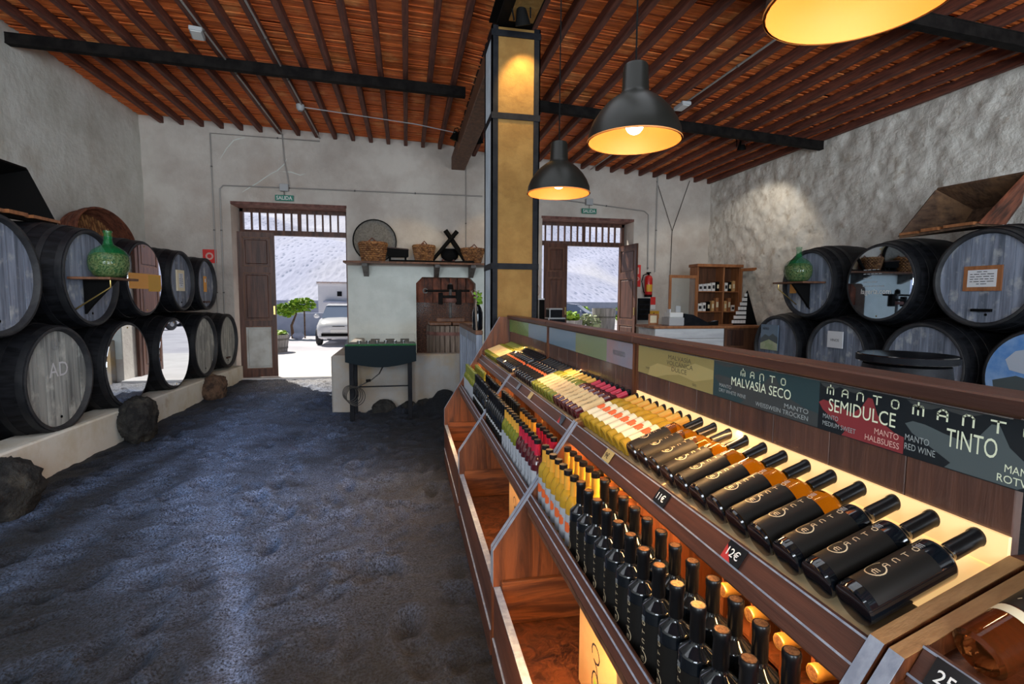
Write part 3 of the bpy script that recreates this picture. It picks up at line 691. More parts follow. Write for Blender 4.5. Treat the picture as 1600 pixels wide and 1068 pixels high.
# ================================================================ WINE DISPLAY SHELVES
XN, ZN, XP, ZP = .739, 1.057, .36, .504
DIV = [-.85, .632, 2.155, 3.635, 5.115]
UNAME = ['nearest', 'second', 'third', 'farthest']
UW = ['front shelf unit', 'near shelf unit', 'middle shelf unit', 'far shelf unit']
dg = Vector((XN-XP, 0, ZN-ZP)).normalized(); dn = Vector((-dg.z, 0, dg.x))     # along / out of the sloping front
tl_ = Vector((.351, 0, .133)).normalized(); tn = Vector((-tl_.z, 0, tl_.x))     # along / out of the tilted display
A0 = Vector((XN, 0, ZN))+tn*.012+tl_*.018                                       # axis point at the base of a lying bottle
TILT = math.atan2(tl_.x, tl_.z)
def slopebox(mb, top, length, thick, y0, y1, c=.003):
    # board lying in the sloping front, its outer face starting at point top and running down the slope
    Mx = Matrix(((dg.x, 0, dn.x, top[0]), (0, 1, 0, 0), (dg.z, 0, dn.z, top[1]), (0, 0, 0, 1)))
    return mb.box(-length, 0, y0, y1, -thick, 0, Mx, c)
def sign_place(y0, z0, x):
    return lambda u, v: (x, y0-u, z0+v)
def sign_unit(u, sg, y0, y1):
    """lettering and colour fields of each header sign; y runs against the reading direction"""
    X0 = 1.0185; zb, h = 1.282, .118
    def field(ya, yb_, m, name='colour_field', poly=None, dz=0):
        pl = poly or [(0, 0), (1, 0), (1, 1), (0, 1)]; w = ya-yb_
        mb = MB(); mb.add([(X0-.0004-dz, ya-p[0]*w, zb+p[1]*h) for p in pl], [tuple(range(len(pl)))])
        W(name, mb, M_[m], sg, smooth=False)
    def put(t, ya, yb_, u0, v0, width=None, height=None, m='sign_text', maxw=None):
        w = ya-yb_
        if t == '*':
            x = 0; tot = manto2d()[2]; kx = width*w/tot; ky = height*h/.72
            for ch in 'MANTO':
                g, gw = GL[ch]; v, f = strokes2d(g, .15); mb = MB(); pl = sign_place(ya-u0*w, zb+v0*h, X0-.0016)
                mb.add([pl((p[0]+x)*kx, p[1]*ky) for p in v], f); W('letter', mb, M_[m], sg, ch, smooth=False); x += gw+1.2
            return
        mb = MB(); tt = text2d(t)
        flat(mb, tt, sign_place(ya-u0*w, zb+v0*h, X0-.0016), width=width and width*w, height=height and height*h, maxw=maxw and maxw*w)
        W('lettering', mb, M_[m], sg, t, smooth=False)
    hill = [(.0, .56), (.06, .63), (.16, .62), (.30, .55), (.44, .50), (.54, .66), (.605, .87), (.655, .87), (.72, .58), (.80, .44), (.90, .34), (1, .30), (1, 0), (.32, 0), (.36, .10), (.25, .22), (.06, .42)]
    blob = [(.0, .99), (.04, .93), (.12, .88), (.2, .9), (.27, .97), (.33, .93), (.45, .90), (.52, .96), (.55, .99)]
    if u == 1:
        B1, B2, B3, B4 = 2.13, 1.549, 1.094, .865
        field(B1, B2, 'sign_olive'); field(B2, B3, 'sign_teal'); field(B3, B4, 'sign_black'); field(B4, .60, 'sign_black')
        field(B1, B2, 'sign_olive2', poly=[(.30, 0), (.45, .18), (.62, .30), (.8, .22), (1, .45), (1, .7), (.8, .78), (.66, .55), (.5, .48), (.32, .5), (.2, .3), (.18, 0)], dz=.0005)
        field(B2, B3, 'sign_slate2', poly=hill, dz=.0005); field(B3, B4, 'sign_red', poly=hill, dz=.0005); field(B4, .601, 'sign_slate', poly=hill[:-5]+[(.78, 0)]+hill[-4:], dz=.0005)
        for a, b_ in ((B2, B3), (B3, B4), (B4, .601)): field(a, b_, 'sign_slate2', poly=blob, dz=.0006)
        for i, s in enumerate(('MALVASÍA', 'VOLCÁNICA', 'DULCE')): put(s, B1, B2, (.47, .45, .52)[i], .74-.19*i, (.29, .33, .19)[i], .15, 'sign_text_dark')
        put('SWEET', B1, B2, .14, .2, height=.11, m='sign_text_dark'); put('SÜSS', B1, B2, .78, .08, height=.11, m='sign_text_dark')
        put('*', B2, B3, .32, .74, .42, .12); put('MALVASÍA SECO', B2, B3, .22, .43, .57, .24)
        put('MANTO', B2, B3, .08, .30, .14, .10, 'sign_text_dim'); put('DRY WHITE WINE', B2, B3, .08, .16, .30, .10, 'sign_text_dim')
        put('MANTO', B2, B3, .74, .22, .19, .11, 'sign_text_dim'); put('WEISSWEIN TROCKEN', B2, B3, .48, .07, .45, .11, 'sign_text_dim')
        put('*', B3, B4, .11, .78, .82, .12); put('SEMIDULCE', B3, B4, .14, .43, .77, .27)
        put('MANTO', B3, B4, .07, .25, .2, .10, 'sign_text_dim'); put('MEDIUM SWEET', B3, B4, .07, .10, .42, .10, 'sign_text_dim')
        put('MANTO', B3, B4, .70, .22, .25, .115, 'sign_pink'); put('HALBSUESS', B3, B4, .60, .06, .36, .115, 'sign_pink')
        E_ = .60
        put('*', B4, E_, .06, .76, .80, .135); put('TINTO', B4, E_, .32, .36, .33, .31)
        put('MANTO', B4, E_, .01, .27, .19, .115, 'sign_text_dim'); put('RED WINE', B4, E_, .01, .11, .24, .115, 'sign_text_dim')
        put('MANTO', B4, E_, .70, .21, .22, .12); put('ROTWEIN', B4, E_, .66, .05, .30, .12)
    elif u == 2:
        field(3.60, 3.0, 'sign_blue'); field(3.0, 2.5, 'sign_sage'); field(2.5, 2.18, 'sign_rose')
        put('ROSADO', 2.5, 2.18, .28, .4, height=.3, m='sign_slate')
    elif u == 3:
        field(5.07, 4.25, 'sign_green'); field(4.25, 3.66, 'sign_blue')
def price(u, y, txt, bgm, label=None):
    n_ = Vector((dn.x, 0, dn.z)); t0 = Vector((XN, 0, ZN-.004))+(Vector((.036, 0, .026)) if y < .6 else Vector())
    mb = MB(); h = .045; w = .062
    Mx = Matrix(((0, dg.x, dn.x, t0.x-dg.x*.052+dn.x*.004), (-1, 0, 0, y+w/2), (0, dg.z, dn.z, t0.z-dg.z*.052+dn.z*.004), (0, 0, 0, 1)))
    o = W('price_tag', MB().box(0, w, 0, h, 0, .002, Mx), M_['black_gloss' if bgm != 'olive' else 'sign_olive2'], u, label)
    if bgm == 'red':
        f = MB(); f.add([tuple(Mx @ Vector(p)) for p in ((0, 0, .0026), (w*.55, 0, .0026), (.0, h*.75, .0026))], [(0, 1, 2)]); W('corner', f, M_['print_red'], o, 'red corner')
    if txt:
        f = MB(); flat(f, text2d(txt, .01), lambda a, b_: tuple(Mx @ Vector((.010+a, .012+b_, .003))), height=.028, maxw=.045); W('lettering', f, M_['white' if bgm != 'olive' else 'ink'], o, txt, smooth=False)
units = []
for u in range(4):
    ya, yb_ = DIV[u]+.004, DIV[u+1]-.004
    lab = ['stained wood wine shelf unit at the bottom right corner, holding the rosé bottle', 'nearest full wine shelf unit, with the dark header sign and black bottles',
           'middle wine shelf unit, with pale blue, sage and rose header panels', 'farthest wine shelf unit against the column, with the green header panel'][u]
    t = thing('wine_shelf_unit', lab, 'shelf unit', (1.05, (ya+yb_)/2, 0), group='wine display shelf units'); units.append(t)
    far_end = u == 3
    prof = [(XP, 0), (XP, ZP), (XN, ZN), (1.018, 1.163), (1.018, 1.425), (1.09, 1.425), (1.09, 0)]
    prof_low = prof[:3]+[(1.018, 1.163), (1.09, 1.163), (1.09, 0)]
    prof_end = [(XP, 0), (XP, ZP), (.92, 1.425), (1.09, 1.425), (1.09, 0)]
    pw = .026
    for k, (a, b_) in enumerate(((ya, ya+pw), (yb_-pw, yb_))):
        pr = prof_end if (far_end and k == 1) else prof_low if (u, k) in ((0, 1), (1, 0)) else prof
        sp = W('side_panel', MB().prism(pr, a, b_), M_['wood_orange'], t, smooth=False)
        ed = MB()                                                       # painted front edge and wooden top edge
        ed.add([(p.x, y, p.z) for p in (Vector((XP, 0, ZP)), Vector((pr[2][0], 0, pr[2][1]))) for q in (0,) for y in (a, b_) for p in (p+dn*.0012*(1 if pr is prof else 1),)], [(0, 1, 3, 2)])
        W('edge_strip', MB().prism([(XP-.0015, .34), (XP-.0015, ZP+.001), (pr[2][0]-.001, pr[2][1]+.0015), (pr[2][0]+.001, pr[2][1]-.001), (XP+.001, ZP-.001), (XP+.001, .34)], a+.0005, b_-.0005), M_['grey_paint'], sp, 'blue-grey front edge', smooth=False)
        if pr is not prof_end: W('top_edge', MB().prism([(XN, ZN), (1.018, 1.163), (1.0175, 1.1645), (XN-.001, ZN+.0015)], a+.0004, b_-.0004), M_['wood_edge'], sp, 'honey-coloured top edge', smooth=False)
    a, b_ = ya+pw, yb_-pw
    y = a
    while y < b_-.02:
        e = min(b_, y+.198); W('back_plank', B(1.0215, 1.04, y+.001, e-.001, .02, 1.405, c=.0015), M_['wood_panel'], t); y = e
    W('top_rail', B(1.0, 1.105, ya, yb_, 1.408, 1.44, c=.004), M_['wood_rail'], t)
    sg = W('sign_panel', B(1.019, 1.0212, .60 if u == 1 else a+.012, .592 if u == 0 else b_-.012, 1.280, 1.402), M_['sign_black'], t)
    sign_unit(u, sg, ya, yb_)
    if u == 1: W('sign_edge', B(1.0185, 1.0195, a+.012, b_-.012, 1.400, 1.4025), M_['chrome'], sg)
    bp0 = A0-tn*.041-tl_*.045
    Mx = Matrix(((tl_.x, 0, tn.x, bp0.x), (0, 1, 0, 0), (tl_.z, 0, tn.z, bp0.z), (0, 0, 0, 1)))
    W('tilt_board', MB().box(.0, .318, a, b_, -.012, 0, Mx), M_['tilt_board' if u else 'wood_orange'], t, None)
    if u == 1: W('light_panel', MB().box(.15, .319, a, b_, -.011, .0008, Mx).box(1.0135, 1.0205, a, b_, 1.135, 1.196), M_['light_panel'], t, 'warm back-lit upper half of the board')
    nx_, nz_ = (.036, .026) if u == 0 else (0, 0)
    nm = slopebox(MB(), (XN-.001+nx_, ZN-.004+nz_), .088, .018, a, b_)
    nos = W('upper_nosing', nm, M_['wood_rail'], t)
    for d_ in (.004, .052):
        gmb = slopebox(MB(), (XN-.001+nx_-dg.x*d_+dn.x*.0012, ZN-.004+nz_-dg.z*d_+dn.z*.0012), .004, .002, a+.001, b_-.001, 0); W('highlight_line', gmb, M_['grey_paint'], nos)  # highlights on the groove edges laid on as blue-grey strips
    rl = W('lower_rail', slopebox(MB(), (.529, .750), .056, .018, a, b_), M_['wood_rail'], t)
    for d_ in (.002, .028):
        gmb = slopebox(MB(), (.529-dg.x*d_+dn.x*.0012, .750-dg.z*d_+dn.z*.0012), .005, .002, a+.001, b_-.001, 0); W('highlight_line', gmb, M_['grey_paint'], rl)  # rail highlights laid on as strips in the same way
    W('bottle_shelf', B(.512, 1.02, a, b_, .660, .678), M_['wood_brown'], t)
    bf = W('bin_front', B(.362, .392, a, b_, .108, .34, c=.003), M_['wood_rail'], t)
    W('edge_strip', B(.3615, .3925, a+.001, b_-.001, .3385, .3415, c=.001), M_['grey_paint'], bf, 'top edge highlight painted blue-grey')  # silvery edge highlight laid on as a coloured strip
    pb = W('plinth', B(.356, .380, a, b_, -.02, .104, c=.003), M_['wood_rail'], t)
    W('edge_strip', B(.3552, .3808, a+.001, b_-.001, .1025, .106), M_['grey_paint'], pb)  # plinth edge highlight, also a coloured strip
    W('bin_floor', B(.38, .82, a, b_, .155, .175), M_['wood_orange'], t)
    W('bin_back', B(.80, .82, a, b_, .175, .66), M_['wood_dark'], t)
    W('end_board', B(.395, .80, b_-.026, b_-.002, .176, .37, c=.003), M_['wood_orange_x'], t)
    W('end_board', B(.395, .80, a+.002, a+.022, .176, .352, c=.003), M_['wood_orange_x'], t)
    W('end_board', B(.395, .80, a+.26, a+.282, .176, .345, c=.003), M_['wood_orange_x'], t)
    # pigeonholes for the bottles stored flat behind the standing rows
    W('partition', B(.80, 1.02, (a+b_)/2-.30+.26, (a+b_)/2+.26, .679, .95), M_['wood_orange'], t)
    if u == 1:
        for y in (1.14, 1.025, .925, .838, .745): W('cell_divider', B(.80, 1.02, y-.005, y+.005, .679, .945), M_['wood_orange'], t)
        W('cell_divider', B(.80, 1.02, 1.56, 2.12, .84, .848), M_['wood_orange'], t); W('cell_divider', B(.81, 1.02, .71, 1.22, .775, .783), M_['wood_orange'], t)
    # warm light strips: behind the header, below the nosing, below the lower rail
    for nm_, (x, z), aim in (('light_strip', (.722, .972), (-.35, -.9)), ('light_strip', (.56, .652), (-.25, -1))):
        ls = W(nm_, B(x-.004, x+.004, a+.02, b_-.02, z+.001, z+.005), M_['led'], t)
    e_ = ((10, 7, 14), (13., 8., 24.), (6., 3., 6.), (5., 3., 14.))[u]
    for (x, z), aim, e in (((1.008, 1.200), (-.6, -.8), e_[0]), ((.722, .968), (-.0, -1), e_[1]), ((.565, .648), (-.12, -1), e_[2])):
        l = lamp('strip_glow', 'AREA', (x, (a+b_)/2, z), e, (1, .54, .20), (x+aim[0], (a+b_)/2, z+aim[1]), shape='RECTANGLE', size=.02, size_y=b_-a-.05)
        l.rotation_euler = Vector((aim[0], 0, aim[1])).to_track_quat('-Z', 'Y').to_euler()
price(units[1], 1.324, '11€', 'black', 'black 11€ price tag'); price(units[1], .987, '12€', 'red', 'black and red 12€ price tag'); price(units[1], 1.728, '9€', 'olive', 'olive 9€ price tag')
price(units[2], 2.305, '', 'red'); price(units[2], 2.93, '', 'olive'); price(units[2], 3.26, '', 'black'); price(units[0], .545, '25€', 'black', 'black price tag reading 25€')

# ---------------------------------------------------------------- bottles
def prof_manto(): return [(0, .004), (.028, .002), (.0355, .003), (.0375, .008), (.0375, .184), (.0368, .188), (.0345, .191), (.0175, .206), (.0150, .211), (.0145, .285)]
def prof_bord(r=.0315): return [(0, .004), (r-.006, .001), (r, .006), (r, .178), (r*.93, .192), (r*.7, .205), (r*.48, .216), (.0138, .228), (.0135, .284)]
def cap_prof(z0, z1, r): return [(r, z0), (r+.0008, z0+.004), (r+.0003, z1-.018), (r+.0018, z1-.014), (r+.0018, z1-.003), (r+.0002, z1), (0, z1)]
_mc = {}
def msh(key, fn):
    if key not in _mc: _mc[key] = fn()
    return _mc[key]
def wrap_label(r, z0, z1, half, n=8, bulge=.0004):
    mb = MB(); R_ = r+bulge
    vs = []
    for i in range(n+1):
        a = -half+2*half*i/n
        for z in (z0, z1): vs.append((-R_*math.cos(a), R_*math.sin(a), z))
    return mb.add(vs, [(2*i, 2*i+1, 2*i+3, 2*i+2) for i in range(n)])
def on_bottle(r, z0, v0):                       # lettering that climbs the bottle on its -X face
    return lambda u, v: (-(r)*math.cos((v+v0)/r), (r)*math.sin((v+v0)/r), z0+u)
def manto_marks(r):
    mb = MB(); flat(mb, manto2d(1.25, .16), on_bottle(r+.0009, .058, -.005), height=.0108)
    return mb
def swirl(r):
    pts = [(.075*0+.068+.0185*math.cos(a)*(1 if a < 4.5 else .8), .0165*math.sin(a)+.004) for a in np.linspace(.5, 6.0, 20)]
    v, f = strokes2d([[(p[0], p[1]) for p in pts]], .0022); mb = MB(); pl = on_bottle(r+.0011, 0, 0)
    return mb.add([pl(p[0]*1, p[1]) for p in v], f)
def small_print(r):
    mb = MB(); pl = on_bottle(r+.001, 0, 0)
    for k in range(4): mb.quad(pl(.155+k*.004, -.004), pl(.1565+k*.004, -.004), pl(.1565+k*.004, .010-.002*(k % 2)), pl(.155+k*.004, .010-.002*(k % 2)))
    return mb
KIND = {   # glass, capsule, label
 'black': ('glass_dark', 'cap_black'), 'amber': ('glass_amber', 'cap_black'), 'white': ('glass_yellow', 'cap_orange'), 'red': ('glass_red', 'cap_red'),
 'orange': ('glass_olive', 'cap_orange'), 'dark': ('glass_dark', 'cap_black'), 'olive': ('glass_olive', 'cap_olive'), 'rose': ('glass_rose', 'cap_gold'), 'gold': ('glass_dark', 'cap_gold')}
def bottle(kind, seg, detail):
    """prototype: returns list of (name, mesh, label); shared by all copies"""
    def make():
        g, cp = KIND[kind]; big = kind in ('black', 'amber', 'gold'); parts = []
        r = .0375 if big else .0315 if kind != 'rose' else .036
        gm = MB(); gm.mi = 1 if kind == 'amber' else 0; gm.lathe((prof_manto() if big else prof_bord(r))[:4], seg); gm.mi = 0; gm.lathe((prof_manto() if big else prof_bord(r))[3:], seg); gm = gm.mesh('glass_body', [M_[g], M_['glass_dark']], ang=28); parts.append(('glass_body', gm, None))  # amber base in dark glass: the part without backlight darkened by colour
        cm = MB(); cm.lathe(cap_prof(.215, .291, .0152) if big else cap_prof(.213, .288, .0145), max(8, seg*2//3))
        if big: cm.mi = 1; cm.lathe([(.0135, .2913), (0, .2915)], 10)
        elif kind in ('white', 'orange', 'red'): cm.mi = 1; cm.lathe([(.0167, .270), (.0167, .287), (.0150, .2888), (0, .2888)], max(8, seg*2//3))
        parts.append(('capsule', cm.mesh('capsule', [M_[cp], M_['cap_top' if big else 'cap_black']]), None))
        if big:
            parts.append(('label', (wrap_label(r, .010, .150, PI, 26, bulge=.0005) if kind == 'amber' else wrap_label(r, .022, .158, 1.25, 12, bulge=.0005)).mesh('label', M_['label_dark']), None))
            if detail:
                parts.append(('lettering', manto_marks(r).mesh('lettering', M_['print_gold'], smooth=False), 'MANTO in pale letters'))
                parts.append(('emblem', swirl(r).mesh('emblem', M_['print_gold'], smooth=False), None))
                parts.append(('small_print', small_print(r).mesh('small_print', M_['print_grey'], smooth=False), None))
        elif kind == 'white':
            lm = wrap_label(r, .035, .150, 1.25); lm.mi = 1
            for (z0, z1, a) in ((.085, .122, .55), (.09, .115, .75)): lm.add(wrap_label(r, z0, z1, a, 5, .0009).v, wrap_label(r, z0, z1, a, 5).f)
            parts.append(('label', lm.mesh('label', [M_['label_shaded' if detail == 2 else 'label_cream'], M_['label_red']]), None))
        elif kind in ('red', 'orange'):
            lm = wrap_label(r, .040, .150, 1.2); 
            parts.append(('label', lm.mesh('label', M_['label_shaded' if detail == 2 else 'label_beige']), None))
            v, f = strokes2d([[(.0+.011*math.cos(a)*(1+.3*(a > 3)), .009*math.sin(a)) for a in np.linspace(0, 5.2, 10)], [(-.03, .0), (-.014, .003)], [(.02, -.005), (.035, .008)]], .0028)
            pl = on_bottle(r+.001, .09, 0); parts.append(('emblem', MB().add([pl(*p) for p in v], f).mesh('emblem', M_['ink'], smooth=False), None))
        elif kind == 'dark':
            lm = wrap_label(r, .04, .14, 1.1); lm.mi = 1; w2 = wrap_label(r, .10, .118, 1.1, 8, .0009); lm.add(w2.v, w2.f)
            parts.append(('label', lm.mesh('label', [M_['label_dark'], M_['label_red' if detail != 2 else 'print_grey']]), None))
        elif kind == 'rose':
            parts.append(('label', wrap_label(r, .088, .178, 1.15, 12).mesh('label', M_['label_dark']), 'black label')); parts.append(('label_band', wrap_label(r, .070, .086, 1.15, 12).mesh('label_band', M_['label_cream']), 'cream band'))
            pl = on_bottle(r+.001, .125, 0); v, f = strokes2d([[(.016*math.cos(a)*(1+.5*math.sin(2*a)), .012*math.sin(a)) for a in np.linspace(0, 6.3, 18)], [(-.02, .01), (.03, -.012)]], .0018)
            parts.append(('emblem', MB().add([pl(*p) for p in v], f).mesh('emblem', M_['print_gold'], smooth=False), None))
        elif kind == 'olive':
            parts.append(('label', wrap_label(r, .04, .165, 1.3).mesh('label', M_['label_beige' if detail != 2 else 'label_shaded']), None))
        return parts
    return msh((kind, seg, detail), make)
def place(kind, loc, rot, label, group, seg=20, detail=1):
    t = link('wine_bottle', None, None, loc, rot); tag(t, label, 'bottle', group)
    for n, me, lb in bottle(kind, seg, detail):
        o = link(n, me, t)
        if lb: o['label'] = lb
    return t
LOOK = {'black': 'black wine bottle', 'amber': 'amber-shouldered black-label wine bottle', 'white': 'clear white-wine bottle with red-splashed label', 'red': 'red-capped red-wine bottle',
        'orange': 'orange-capped wine bottle', 'dark': 'dark blue-black wine bottle', 'olive': 'olive-capped wine bottle', 'gold': 'gold-capped wine bottle'}
def run_upright(u, row, x, seq, seg, detail):
    cnt = {}
    for kind, y in seq:
        i = cnt[kind] = cnt.get(kind, 0)+1
        place(kind, (x+random.uniform(-.002, .002), y, .6785), (0, 0, random.uniform(-.12, .12)),
              '%s %s from camera, upright in %s row, %s' % (ORD[i-1], LOOK[kind], row, UW[u]), 'bottles standing on the lower shelf', seg, detail)
def seqn(kind, y0, pitch, n): return [(kind, y0+pitch*i) for i in range(n)]
run_upright(1, 'front', .588, seqn('black', .755, .0818, 12)+seqn('white', 1.722, .0662, 7), 26, 2)
run_upright(1, 'back', .678, seqn('black', .758, .0818, 12)+seqn('white', 1.742, .0662, 6), 22, 2)
run_upright(2, 'front', .580, seqn('red', 2.215, .0668, 6)+seqn('orange', 2.618, .0668, 6)+seqn('dark', 3.02, .0668, 9), 16, 2)
run_upright(2, 'back', .660, seqn('red', 2.235, .0668, 5)+seqn('orange', 2.618, .0668, 5)+seqn('dark', 3.02, .0668, 8), 14, 2)
run_upright(3, 'front', .580, seqn('dark', 3.69, .0668, 10)+seqn('olive', 4.39, .0668, 10), 12, 2)
run_upright(3, 'back', .660, seqn('dark', 3.69, .0668, 9)+seqn('olive', 4.39, .0668, 9), 12, 2)
run_upright(0, 'front', .588, seqn('black', .42, .0818, 3), 22, 2); run_upright(0, 'back', .678, seqn('black', .42, .0818, 3), 22, 2)
def run_tilt(u, seq, seg, detail=1):
    cnt = {}
    for kind, y in seq:
        i = cnt[kind] = cnt.get(kind, 0)+1
        dz = 0 if kind in ('black', 'amber') else -.006
        p = A0+tn*dz
        place(kind, (p.x, y, p.z), (0, TILT, 0), '%s %s from camera, lying on tilted top, %s' % (ORD[i-1], LOOK[kind], UW[u]), 'bottles lying on the tilted display', seg, detail)
run_tilt(1, seqn('black', .712, .0815, 3)+seqn('amber', .9565, .0815, 9)+seqn('white', 1.683, .0622, 8), 30)
run_tilt(2, seqn('red', 2.215, .0670, 6)+seqn('orange', 2.62, .0670, 7)+seqn('dark', 3.09, .0670, 8), 18)
run_tilt(3, seqn('dark', 3.69, .0670, 10)+seqn('olive', 4.37, .0670, 10), 12)
place('rose', (.800, .550, 1.092), (0, TILT, R(0)), 'rosé bottle with dark label lying behind the 25€ tag at bottom right', 'bottles lying on the tilted display', 30, 1)
def flatlie(kind, x, y, z, label): place(kind, (x+.29, y, z), (0, -PI/2, 0), label, 'bottles stored flat in the pigeonholes', 20, 0)
for i, y in enumerate((1.085, .975, .883, .792)): flatlie('gold', .738, y, .976, '%s gold-capped bottle from left, stored flat in upper pigeonholes, near shelf unit' % ORD[i])
for i, y in enumerate((1.070, .970, .876, .785)): flatlie('gold', .750, y, .895, '%s gold-capped bottle from left, stored flat in lower pigeonholes, near shelf unit' % ORD[i])
for i, (y, z) in enumerate(((2.06, .928), (1.99, .922), (1.90, .912), (1.82, .908), (1.735, .905))): flatlie('white', .785, y, z, '%s orange-capped bottle from the far end, stored flat in upper row, near unit' % ORD[i])
for i, (y, z) in enumerate(((2.03, .855), (1.955, .85), (1.86, .84), (1.775, .835), (1.69, .830), (1.61, .828))): flatlie('white', .80, y, z, '%s orange-capped bottle from the far end, stored flat in lower row, near unit' % ORD[i])
for i, (y, z) in enumerate(((2.30, .915), (2.25, .86))): flatlie('red', .79, y, z, '%s red-capped bottle stored flat at the near end of the middle unit' % ('upper', 'lower')[i])
for i, (y, z) in enumerate(((2.92, .93), (3.0, .915), (3.07, .90), (2.96, .86))): flatlie('gold', .80, y, z, '%s gold-capped bottle from the camera end stored flat in the middle shelf unit' % ORD[i])
# cartons in the bins
def carton(loc, label):
    t = thing('carton', label, 'box', loc)
    P('box_body', B(-.08, .08, -.17, .17, 0, .33, c=.003), M_['carton'], t)
    P('flap_seam', B(-.081, .081, -.002, .002, .3295, .331), M_['wood_edge'], t)
    pts = [(.05*math.cos(a)*(.55+.1*a/6), .06+.045*math.sin(a)) for a in np.linspace(0, 6.6, 18)]+[(.01, .13)]+[(.0+.035*math.cos(a), .17+.03*math.sin(a)) for a in np.linspace(-2, 3.6, 12)]
    v, f = strokes2d([[(p[0], p[1]) for p in pts]], .007)
    P('emblem', MB().add([(-.0806, -p[0], p[1]+.05) for p in v], f), M_['ink'], t, smooth=False)
    P('emblem', MB().add([(-p[0]*-1, -.1706, p[1]+.05) for p in v], f), M_['ink'], t, smooth=False)
    lf = MB().add([(-.0809, -p[0], p[1]) for p in ((-.012, .09), (.012, .10), (.016, .13), (.004, .125), (-.008, .14), (-.014, .115))], [(0, 1, 2, 3, 4, 5)])
    P('leaf_print', lf, M_['leaf'], t, smooth=False)
    return t
carton((.70, 1.56, .176), 'brown carton with scroll emblem in the bin of the near shelf unit')
carton((.70, 2.90, .176), 'brown carton with scroll emblem in the bin of the middle shelf unit')
# ================================================================ BARRELS
def barrel(kind, label, xf, y, z, side, Rr=.5, Rb=.57, ln=1.35, name='wine_barrel', group=None, plank='head_grey'):
    """local +X points into the room; the front rim lies at local x = 0"""
    t = thing(name, label, 'barrel', (xf, y, z), (0, 0, 0 if side > 0 else PI), group)
    ax = Matrix.Rotation(PI/2, 4, 'Y')
    prof = []
    for i in range(13):
        u = i/12; prof.append((Rr+(Rb-Rr)*(1-(2*u-1)**2), -ln*(1-u)))
    P('stave_body', MB().lathe([(0, -ln+.03)]+prof[:-1]+[(Rr, -.004)], 44, ax), M_['barrel'], t)
    Rh = Rr-.042
    P('chime', MB().lathe([(Rr, -.03), (Rr, -.004), (Rr-.006, .0), (Rr-.026, .0), (Rr-.036, -.012), (Rh, -.05), (Rh+.012, -.06)], 44, ax), M_['chime'], t, 'worn grey rim')
    for u in (.03, .15, .28, .72, .85):
        r0_, r1_ = [Rr+(Rb-Rr)*(1-(2*q-1)**2) for q in (1-u-.018, 1-u+.018)]; x0_ = -ln*u
        P('hoop', MB().lathe([(r0_+.001, x0_-.028), (r0_+.006, x0_-.026), (r1_+.006, x0_+.026), (r1_+.001, x0_+.028)], 44, ax), M_['hoop'], t)
    if kind == 'wood':
        P('head_backing', MB().lathe([(0, -.072), (Rh+.01, -.072)], 32, ax), M_['black'], t)
        n = 9; w = 2*Rh/n
        for k in range(n):
            a, b_ = -Rh+k*w+.0015, -Rh+(k+1)*w-.0015; poly = []
            for q in np.linspace(a, b_, 5): poly.append((q, math.sqrt(max(0, (Rh+.006)**2-q*q))))
            for q in np.linspace(b_, a, 5): poly.append((q, -math.sqrt(max(0, (Rh+.006)**2-q*q))))
            d = random.uniform(-.002, .002); P('head_plank', MB().prism(poly, -.068, -.050+d, 'yz'), M_[plank], t, smooth=False)
        P('bung', MB().lathe([(0, .006), (.012, .006), (.014, 0)], 10, Matrix.Translation((-.05, .03, -Rh*.82)) @ ax), M_['black'], t)
    else:
        P('mirror_disc' if kind == 'mirror' else 'glossy_disc', MB().lathe([(0, .004), (Rr-.03, .004), (Rr-.028, .0)], 48, ax), M_[{'mirror': 'mirror', 'blue': 'mirror_blue', 'sky': 'sky_print'}[kind]], t, 'printed sky picture on the barrel head' if kind == 'sky' else 'mirror-like disc covering the barrel head', ang=20)
        for a in (PI/2, -PI/2): P('screw', MB().lathe([(0, .010), (.008, .008), (.01, .004)], 8, Matrix.Translation((0, .0, (Rr-.06)*math.sin(a))) @ ax), M_['brass'], t)
    return t
LG, RG = 'barrels stacked along the left wall', 'barrels stacked along the right wall'
XFL, XFR = -3.25, 5.82
bl = {}
bl['l3'] = barrel('wood', 'dark barrel cut off by the left frame edge, lower row', XFL, 4.22, .82, 1, group=LG)
bl['l4'] = barrel('wood', 'large wooden-headed barrel with chalky letters, nearest whole one in lower left row', XFL, 5.655, .815, 1, group=LG, plank='head_pale')
bl['m5'] = barrel('mirror', 'barrel with mirror disc reflecting a white wall, lower left row', XFL, 6.86, .80, 1, group=LG)
bl['m6'] = barrel('mirror', 'barrel with mirror disc, lower left row, third from the door', XFL, 8.10, .805, 1, group=LG)
bl['w7'] = barrel('wood', 'pale wooden-headed barrel, lower left row, second from the door', XFL, 9.315, .80, 1, group=LG, plank='head_pale')
bl['w8'] = barrel('wood', 'pale wooden-headed barrel, lower left row, right beside the door', XFL, 10.43, .80, 1, .49, .535, group=LG, plank='head_pale', ln=1.3)
bl['u1'] = barrel('wood', 'dark barrel in upper left row, nearest the camera, cut by frame', XFL, 4.97, 1.77, 1, group=LG)
bl['u2'] = barrel('wood', 'dark barrel in upper left row with demijohn bracket on its head', XFL, 6.26, 1.80, 1, group=LG)
bl['u3'] = barrel('mirror', 'mirror-fronted barrel with painted orange reflection, upper left row', XFL, 7.36, 1.835, 1, .46, .525, group=LG)
bl['u4'] = barrel('wood', 'barrel with white framed notice on its head, upper left row', XFL, 8.50, 1.845, 1, .43, .49, group=LG)
bl['u5'] = barrel('wood', 'barrel with small orange card, upper left row, nearest the door', XFL, 9.47, 1.825, 1, .42, .46, group=LG)
LN = 1.10
br = {}
